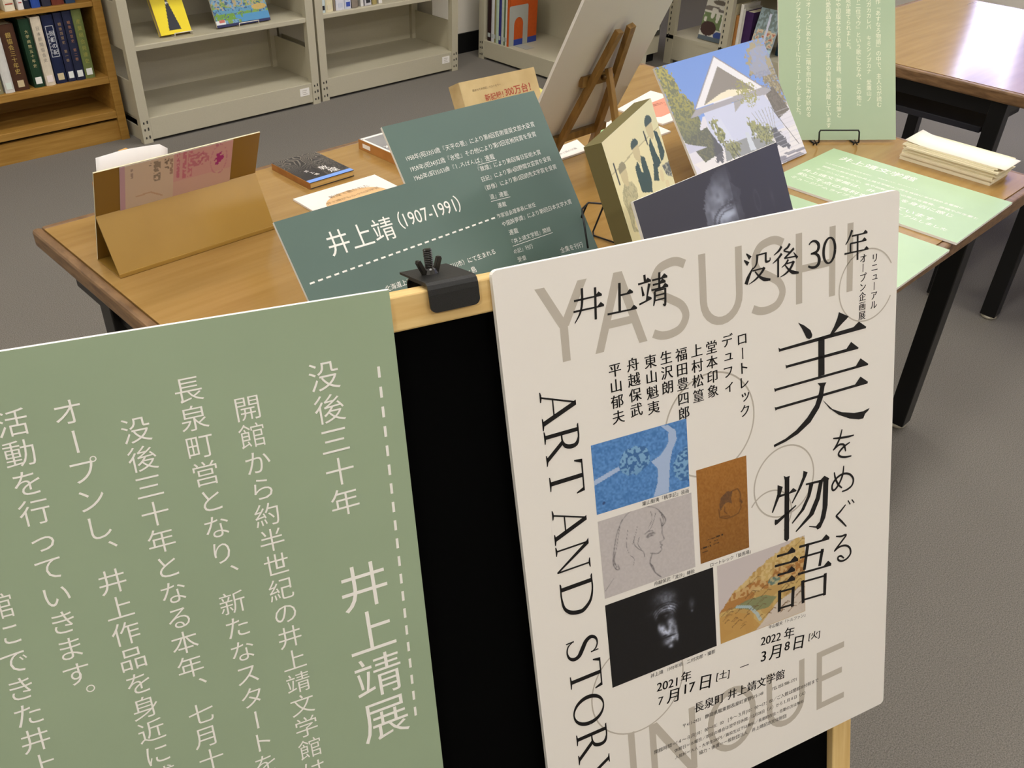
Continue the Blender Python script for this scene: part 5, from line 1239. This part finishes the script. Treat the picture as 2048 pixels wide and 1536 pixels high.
low = [(1.052, 1.098, .250, '8a8460', None, None, 'e9e6da', 'olive grey book cut by the left edge of the picture'),
       (1.104, 1.139, .235, 'd6d4cc', ('一橋', .20, .18, .011), 'b5b3ad', 'dfe8dc', 'slim white book left of the dark brown one on the lower oak shelf'),
       (1.141, 1.197, .252, '4a2e1d', ('銀協会三十年史', .212, .075, .0215), 'b59a50', 'cdbb92', 'dark brown book with large gold characters on the lower oak shelf'),
       (1.218, 1.259, .262, '1d3a25', ('大学病院五十年史', .215, .085, .014), 'b6ad7c', 'f0efe6', 'dark green book with small gold characters on the lower oak shelf'),
       (1.263, 1.300, .265, 'd9cdb6', ('日本新聞協会史', .222, .10, .016), 'a59c8c', 'efe2da', 'cream book with faint grey lettering on the lower oak shelf'),
       (1.306, 1.349, .265, '1b2342', None, None, 'd3c29a', 'navy book with a white framed title on the lower oak shelf'),
       (1.353, 1.385, .268, '262a45', ('戦後経営史 第一巻', .225, .085, .013), '9a8060', 'eef0ea', 'left of two navy volumes with bronze titles beside the olive book'),
       (1.387, 1.422, .270, '232840', ('戦後経営史 第二巻', .228, .085, .013), '9c7058', 'eef0ea', 'right of two navy volumes with bronze titles beside the olive book'),
       (1.425, 1.464, .272, '6f7a45', ('産業組合発達史', .225, .07, .019), '9c9a4e', 'eef0ea', 'olive green book at the right end of the lower oak shelf')]
for i, (a, b, h, c, let, lc, tg_, lab) in enumerate(low):
    o = shelf_book(lab, place(a, 3.928 - .004 * (i % 3 == 1), .2763), b - a, h, .19, c, G1, let, lc, tg_, tagz=.014)
    if c == '1b2342':
        f_ = MB(); w = b - a
        for x0, z0, x1, z1 in ((.006, .105, .008, .225), (w - .008, .105, w - .006, .225), (.006, .105, w - .006, .107), (.006, .223, w - .006, .225)):
            f_.box(x0, -.0008, z0, x1, .0005, z1)
        f_.build('title_frame', mat('frame_ink', 'c6c8cc', rough=.5), o)
        lm = MB(); write(lm, '回顧の記', 'v', 'g', .004, .196, .004, .124, z=0, em=.020, weight=.02); write(lm, '経済団体の歩み', 'v', 'g', -.010, .195, -.010, .122, z=0, em=.008)
        lm.v = [(w / 2 + x, -.0008, y) for x, y, q_ in lm.v]
        lm.build('spine_lettering', mat('frame_ink', 'c6c8cc'), o)
    if c in ('1b2342', '6f7a45'):
        r_ = MB(); x_ = (b - a) / 2
        r_.tube([(x_ - .012, .012, h), (x_ - .004, .004, h + .012), (x_ + .02, .004, h + .020), (x_ + .045, .03, h + .014)] if c == '1b2342' else [(x_ + .012, .012, h), (x_ + .002, .006, h + .010), (x_ - .012, .02, h + .012)], .0012)
        r_.build('ribbon_marker', mat('ribbon_green', 'a5a544', rough=.6), o, smooth=True)
G2 = 'volumes on the upper oak shelf'
for a, b, c, tg_, lab in [(1.110, 1.158, 'e6dfc8', 'e8e0c6', 'cream volume cut by the top left corner of the picture'), (1.184, 1.221, 'e4dcc2', 'e8dfc4', 'cream volume with a red stripe on its label, upper oak shelf'), (1.233, 1.254, 'e7e3dc', 'f2f0ea', 'white volume with a red line on the upper oak shelf'), (1.257, 1.277, '1f2436', 'f0efea', 'thin navy volume with a white label on the upper oak shelf'),
                      (1.283, 1.316, '2a4c9c', 'f2f1ec', 'bright blue volume on the upper oak shelf'), (1.324, 1.357, '2f3040', 'f0efe8', 'dark slate volume with a white label on the upper oak shelf'), (1.361, 1.408, '6d3426', None, 'reddish brown volume on the upper oak shelf'), (1.415, 1.452, '2b4360', None, 'steel blue volume on the upper oak shelf')]:
    o = shelf_book(lab, place(a, 3.928, .5723), b - a, .25, .19, c, G2, None, None, tg_, tagz=.032)
    if c in ('e6dfc8', 'e4dcc2', 'e7e3dc'):
        MB().box(.005, -.0009, .024, b - a - .005, .001, .0275).build('red_stripe', mat('stripe_red', 'a8402f', rough=.5), o)

# face-out books on the first grey shelf
def face_book(label, x, y, z, w, h, t, lean, cover, fn, res, edge, dark=None):
    fm = lean_frame(x, y, z, 0, lean)
    fm.translation += Vector((0, 0, t * math.sin(R(lean)) + .001))
    o = thing('displayed_book', label, 'book', fm)
    MB().box(0, 0, -.0015, w, h, 0).box(0, 0, -t, w, h, -t + .0015).build('cover', cover, o)
    MB().box(.001, .001, -t + .0015, w - .002, h - .001, -.0015).build('pages', edge, o)
    print_grid('printed_cover', [(0, h), (w, h), (w, 0), (0, 0)], *res, fn, painted('cover_print'), o, .0004)
    return o
def pic_yellow(U, V):
    C = np.zeros(U.shape + (3,)) + [246, 222, 36]
    C = mix(C, (46, 46, 52), pip(U, V, [(.46, .36), (.52, .36), (.70, .93), (.30, .93)])); C = mix(C, (230, 230, 220), pip(U, V, [(.45, .40), (.53, .40), (.53, .44), (.45, .44)]) * (noise(U, V, 30, 60, 5) > .5))
    return C
face_book('yellow book with a black wedge displayed face out on the grey shelf', 1.745, 3.850, .406, .140, .215, .024, 22, mat('yellow_cover', 'f0d822', rough=.4), pic_yellow, (60, 90), mat('tan_pages', 'b9a47c', rough=.7))
def pic_scape(U, V):
    n = noise(U, V, 16, 12, 81); n2 = noise(U, V, 50, 36, 82)
    C = np.zeros(U.shape + (3,)) + [116, 160, 190]
    C = mix(C, (128, 160, 74), n > .5); C = mix(C, (176, 160, 116), (n2 > .6) * (V > .3) * (V < .75)); C = mix(C, (96, 150, 180), np.abs(V - .72 + (n - .5) * .1) < .05)
    C = mix(C, (112, 156, 62), (V > .76) * (V < .88) * (U < .7) * (n2 > .3)); C = mix(C, (66, 92, 130), (n2 < .25)); C = mix(C, (82, 146, 190), (V > .80) * (U > .45 + .2 * (n - .5)) * (V < .96)); C = mix(C, (206, 170, 90), (ell(U, V, .85, .70, .14, .06) < 1) * .9)
    C = mix(C, (40, 42, 84), V > .945); C = mix(C, (224, 226, 226), (U < .17) * (V > .87) * (V < .945)); C = mix(C, (196, 110, 96), (U > .06) * (U < .16) * (V > .86) * (V < .915))
    return C
face_book('blue and green landscape picture book displayed face out on the grey shelf', 2.005, 3.845, .406, .268, .215, .012, 20, mat('navy_cover', '1d1f3d', rough=.4), pic_scape, (110, 90), CREAMP)
for lab, x, y, w in (('white wire stand under the yellow book', 1.80, 3.850, .082), ('white wire stand under the landscape picture book', 2.105, 3.845, .098)):
    s_ = thing('wire_book_stand', lab, 'stand', place(x, y, .4055))
    MB().tube([(0, .03, .002), (0, -.012, .002), (0, -.014, .016), (w, -.014, .016), (w, -.012, .002), (w, .03, .002)], .0022).build('lip', WWIRE, s_, smooth=True)
    MB().tube([(.01, .03, .002), (.01, .10, .12), (w - .01, .10, .12), (w - .01, .03, .002)], .0018).build('back_support', WWIRE, s_, smooth=True)
    MB().tube([(0, .03, .002), (0, .16, .002), (w, .16, .002), (w, .03, .002)], .0018).build('base', WWIRE, s_, smooth=True)

# small books on the upper shelf of the middle unit
G3 = 'small books on the middle grey shelf'
for a, b, c, c2_, lean_, lab in [(2.540, 2.566, 'd6e2e0', '24222a', 0, 'pale blue book with black squares at the left of the middle grey shelf'), (2.568, 2.610, 'e3d9b6', 'dfd6bc', 0, 'pale yellow book second from the left on the middle grey shelf'), (2.613, 2.625, '8d7f6e', None, 0, 'thin taupe book on the middle grey shelf'), (2.627, 2.678, 'd9d8e0', 'c8ccda', 0, 'white book with a bluish label on the middle grey shelf'),
                      (2.680, 2.715, 'd3d6e4', '3f55b0', 0, 'white book with a blue square on the middle grey shelf'), (2.722, 2.758, '8e8376', None, 1, 'grey brown book leaning on the middle grey shelf'), (2.775, 2.790, 'dcdad6', None, 1, 'thin white book leaning on the middle grey shelf'), (2.800, 2.838, 'cfcdd2', '2c2c30', 1, 'white book with a black square leaning on the middle grey shelf'), (2.846, 2.872, 'a99a62', None, 1, 'mustard book leaning on the middle grey shelf'), (2.884, 2.905, 'e6e2dc', None, 1, 'white book at the right end of the row on the middle grey shelf')]:
    mw = place(a, 3.832, .4055)
    if lean_:
        mw = mw @ Matrix.Rotation(R(-3), 4, 'Y')
        mw.translation += Vector((0, 0, (b - a) * math.sin(R(3)) * 0 + .0002))
    shelf_book(lab, mw, b - a, .19, .13, c, G3, None, None, c2_, tagz=.012, tagh=.02)

# thin volumes, binder and bookend on the sideways shelf (spines face -X)
G4 = 'thin volumes on the sideways shelf'
y = 3.868
for wd_, c, lab in [(.030, '2a1416', 'very dark maroon volume at the far end of the sideways shelf'), (.024, 'd4d3d4', 'white volume beside the dark maroon one on the sideways shelf'), (.012, '8a8256', 'thin khaki volume on the sideways shelf'), (.022, 'b8cbb4', 'pale green volume on the sideways shelf'), (.020, '34347c', 'deep blue volume on the sideways shelf'), (.018, 'c2c9b8', 'pale grey green volume on the sideways shelf'), (.012, '5d7050', 'thin moss green volume on the sideways shelf'), (.014, 'dcdcd0', 'off white volume next to the orange binder')]:
    shelf_book(lab, place(3.662, y, .1055, R(-90)), wd_, .29, .215, c, G4, None, None, 'b9c0bb', tagz=.022, tagh=.022)
    y -= wd_ + .0008
o = shelf_book('orange binder with a dark blue lower edge behind the grey bookend', place(3.66, y, .1055, R(-90)), .016, .29, .222, 'c4561c', G4, None, None, None)
MB().box(.0158, .004, .0, .0166, .222, .032).build('blue_band', mat('binder_blue', '2f4392', rough=.5), o)
bk = thing('bookend', 'grey metal bookend with an arched opening against the orange binder', 'bookend', place(3.662, y - .0172, .1055, R(-90)))
ARCH = [(0, 0), (0, .205), (.006, .212), (.139, .212), (.145, .205), (.145, 0), (.108, 0), (.108, .11)] + [(.0725 + .0355 * math.cos(R(a)), .11 + .040 * math.sin(R(a))) for a in range(15, 180, 15)] + [(.037, .11), (.037, 0)]
m = MB(); n_ = len(ARCH)
m.v = [(0.0, p, q_) for p, q_ in ARCH] + [(.0015, p, q_) for p, q_ in ARCH]
m.f = [tuple(range(n_)), tuple(range(n_, 2 * n_))[::-1]] + [(i, n_ + i, n_ + (i + 1) % n_, (i + 1) % n_) for i in range(n_)]; m.m = [0] * len(m.f)
m.build('plate', mat('bookend_grey', 'a9aaa2', rough=.4), bk)
MB().box(.0015, .040, 0, .10, .105, .0012).build('base_tongue', mat('bookend_grey', 'a9aaa2'), bk)

# books on the display rack (facing -X)
def pic_cover(U, V):
    n = noise(U, V, 9, 9, 91); C = np.zeros(U.shape + (3,)) + [214, 210, 196]
    C = mix(C, (110, 126, 84), (V > .40) * (n > .5) * (V < .75)); C = mix(C, (70, 52, 48), (ell(U, V, .30, .74, .3, .16) < 1)); C = mix(C, (60, 80, 140), (ell(U, V, .75, .85, .2, .08) < 1)); C = mix(C, (90, 80, 70), (ell(U, V, .5, .16, .26, .05) < 1) * .8); C = mix(C, (120, 112, 104), (np.abs(V - .30) < .05) * (n > .45))
    C = mix(C, (90, 100, 106), V > .90)
    return C
def pic_street(U, V):
    n = noise(U, V, 14, 22, 92); C = np.zeros(U.shape + (3,)) + [150, 168, 172]
    C = mix(C, (120, 134, 130), (n > .55)); C = mix(C, (216, 200, 170), (V > .45) * (n > .45) * (V < .8)); C = mix(C, (190, 120, 100), (V > .5) * (n > .72)); C = mix(C, (196, 222, 236), V > .84); C = mix(C, (216, 220, 236), (np.abs(U - .5 - V * .1) < .05) * (V > .1) * (V < .75))
    return C
def rack_book(label, yc, w, h, t, lean, cover, fn, res, z=.161, x=4.47):
    fm = lean_frame(x, yc + w / 2, z, -90, lean)
    fm.translation += Vector((0, 0, t * math.sin(R(lean)) + .001))
    o = thing('displayed_book', label, 'book', fm)
    MB().box(0, 0, -t, w, h, 0).build('cover', cover, o)
    print_grid('printed_cover', [(0, h), (w, h), (w, 0), (0, 0)], *res, fn, painted('rack_print'), o, .0004)
rack_book('white picture book with dark figures displayed between two perforated uprights', 2.935, .17, .24, .012, 14, mat('white_cover', 'dcd8cc', rough=.5), pic_cover, (50, 70), x=4.50)
rack_book('pale blue picture book of a crowd leaning out of the display rack', 2.60, .13, .235, .010, 16, mat('pale_blue_cover', 'c4d6dc', rough=.4), pic_street, (50, 80), z=.161, x=4.47)
G5 = 'upright books in the display rack'
y = 2.815
for wd_, c, h, lab in [(.022, 'd8cfae', .22, 'cream book beside the near perforated upright of the rack'), (.020, 'a9763f', .17, 'ochre book in the display rack'), (.018, 'e0dcd2', .23, 'white book in the display rack'), (.014, 'c9c6bc', .21, 'light grey book in the display rack'), (.050, '3d2350', .20, 'purple book in the display rack')]:
    shelf_book(lab, place(4.50, y, .1605, R(-90)), wd_, h, .16, c, G5)
    y -= wd_ + .001
shelf_book('teal book behind the pale blue picture book in the display rack', place(4.56, 2.55, .1605, R(-90)), .045, .26, .16, '2c4a5c', G5)
shelf_book('brown book at the right end of the display rack', place(4.54, 2.50, .1605, R(-90)), .05, .20, .16, '8f8274', G5)
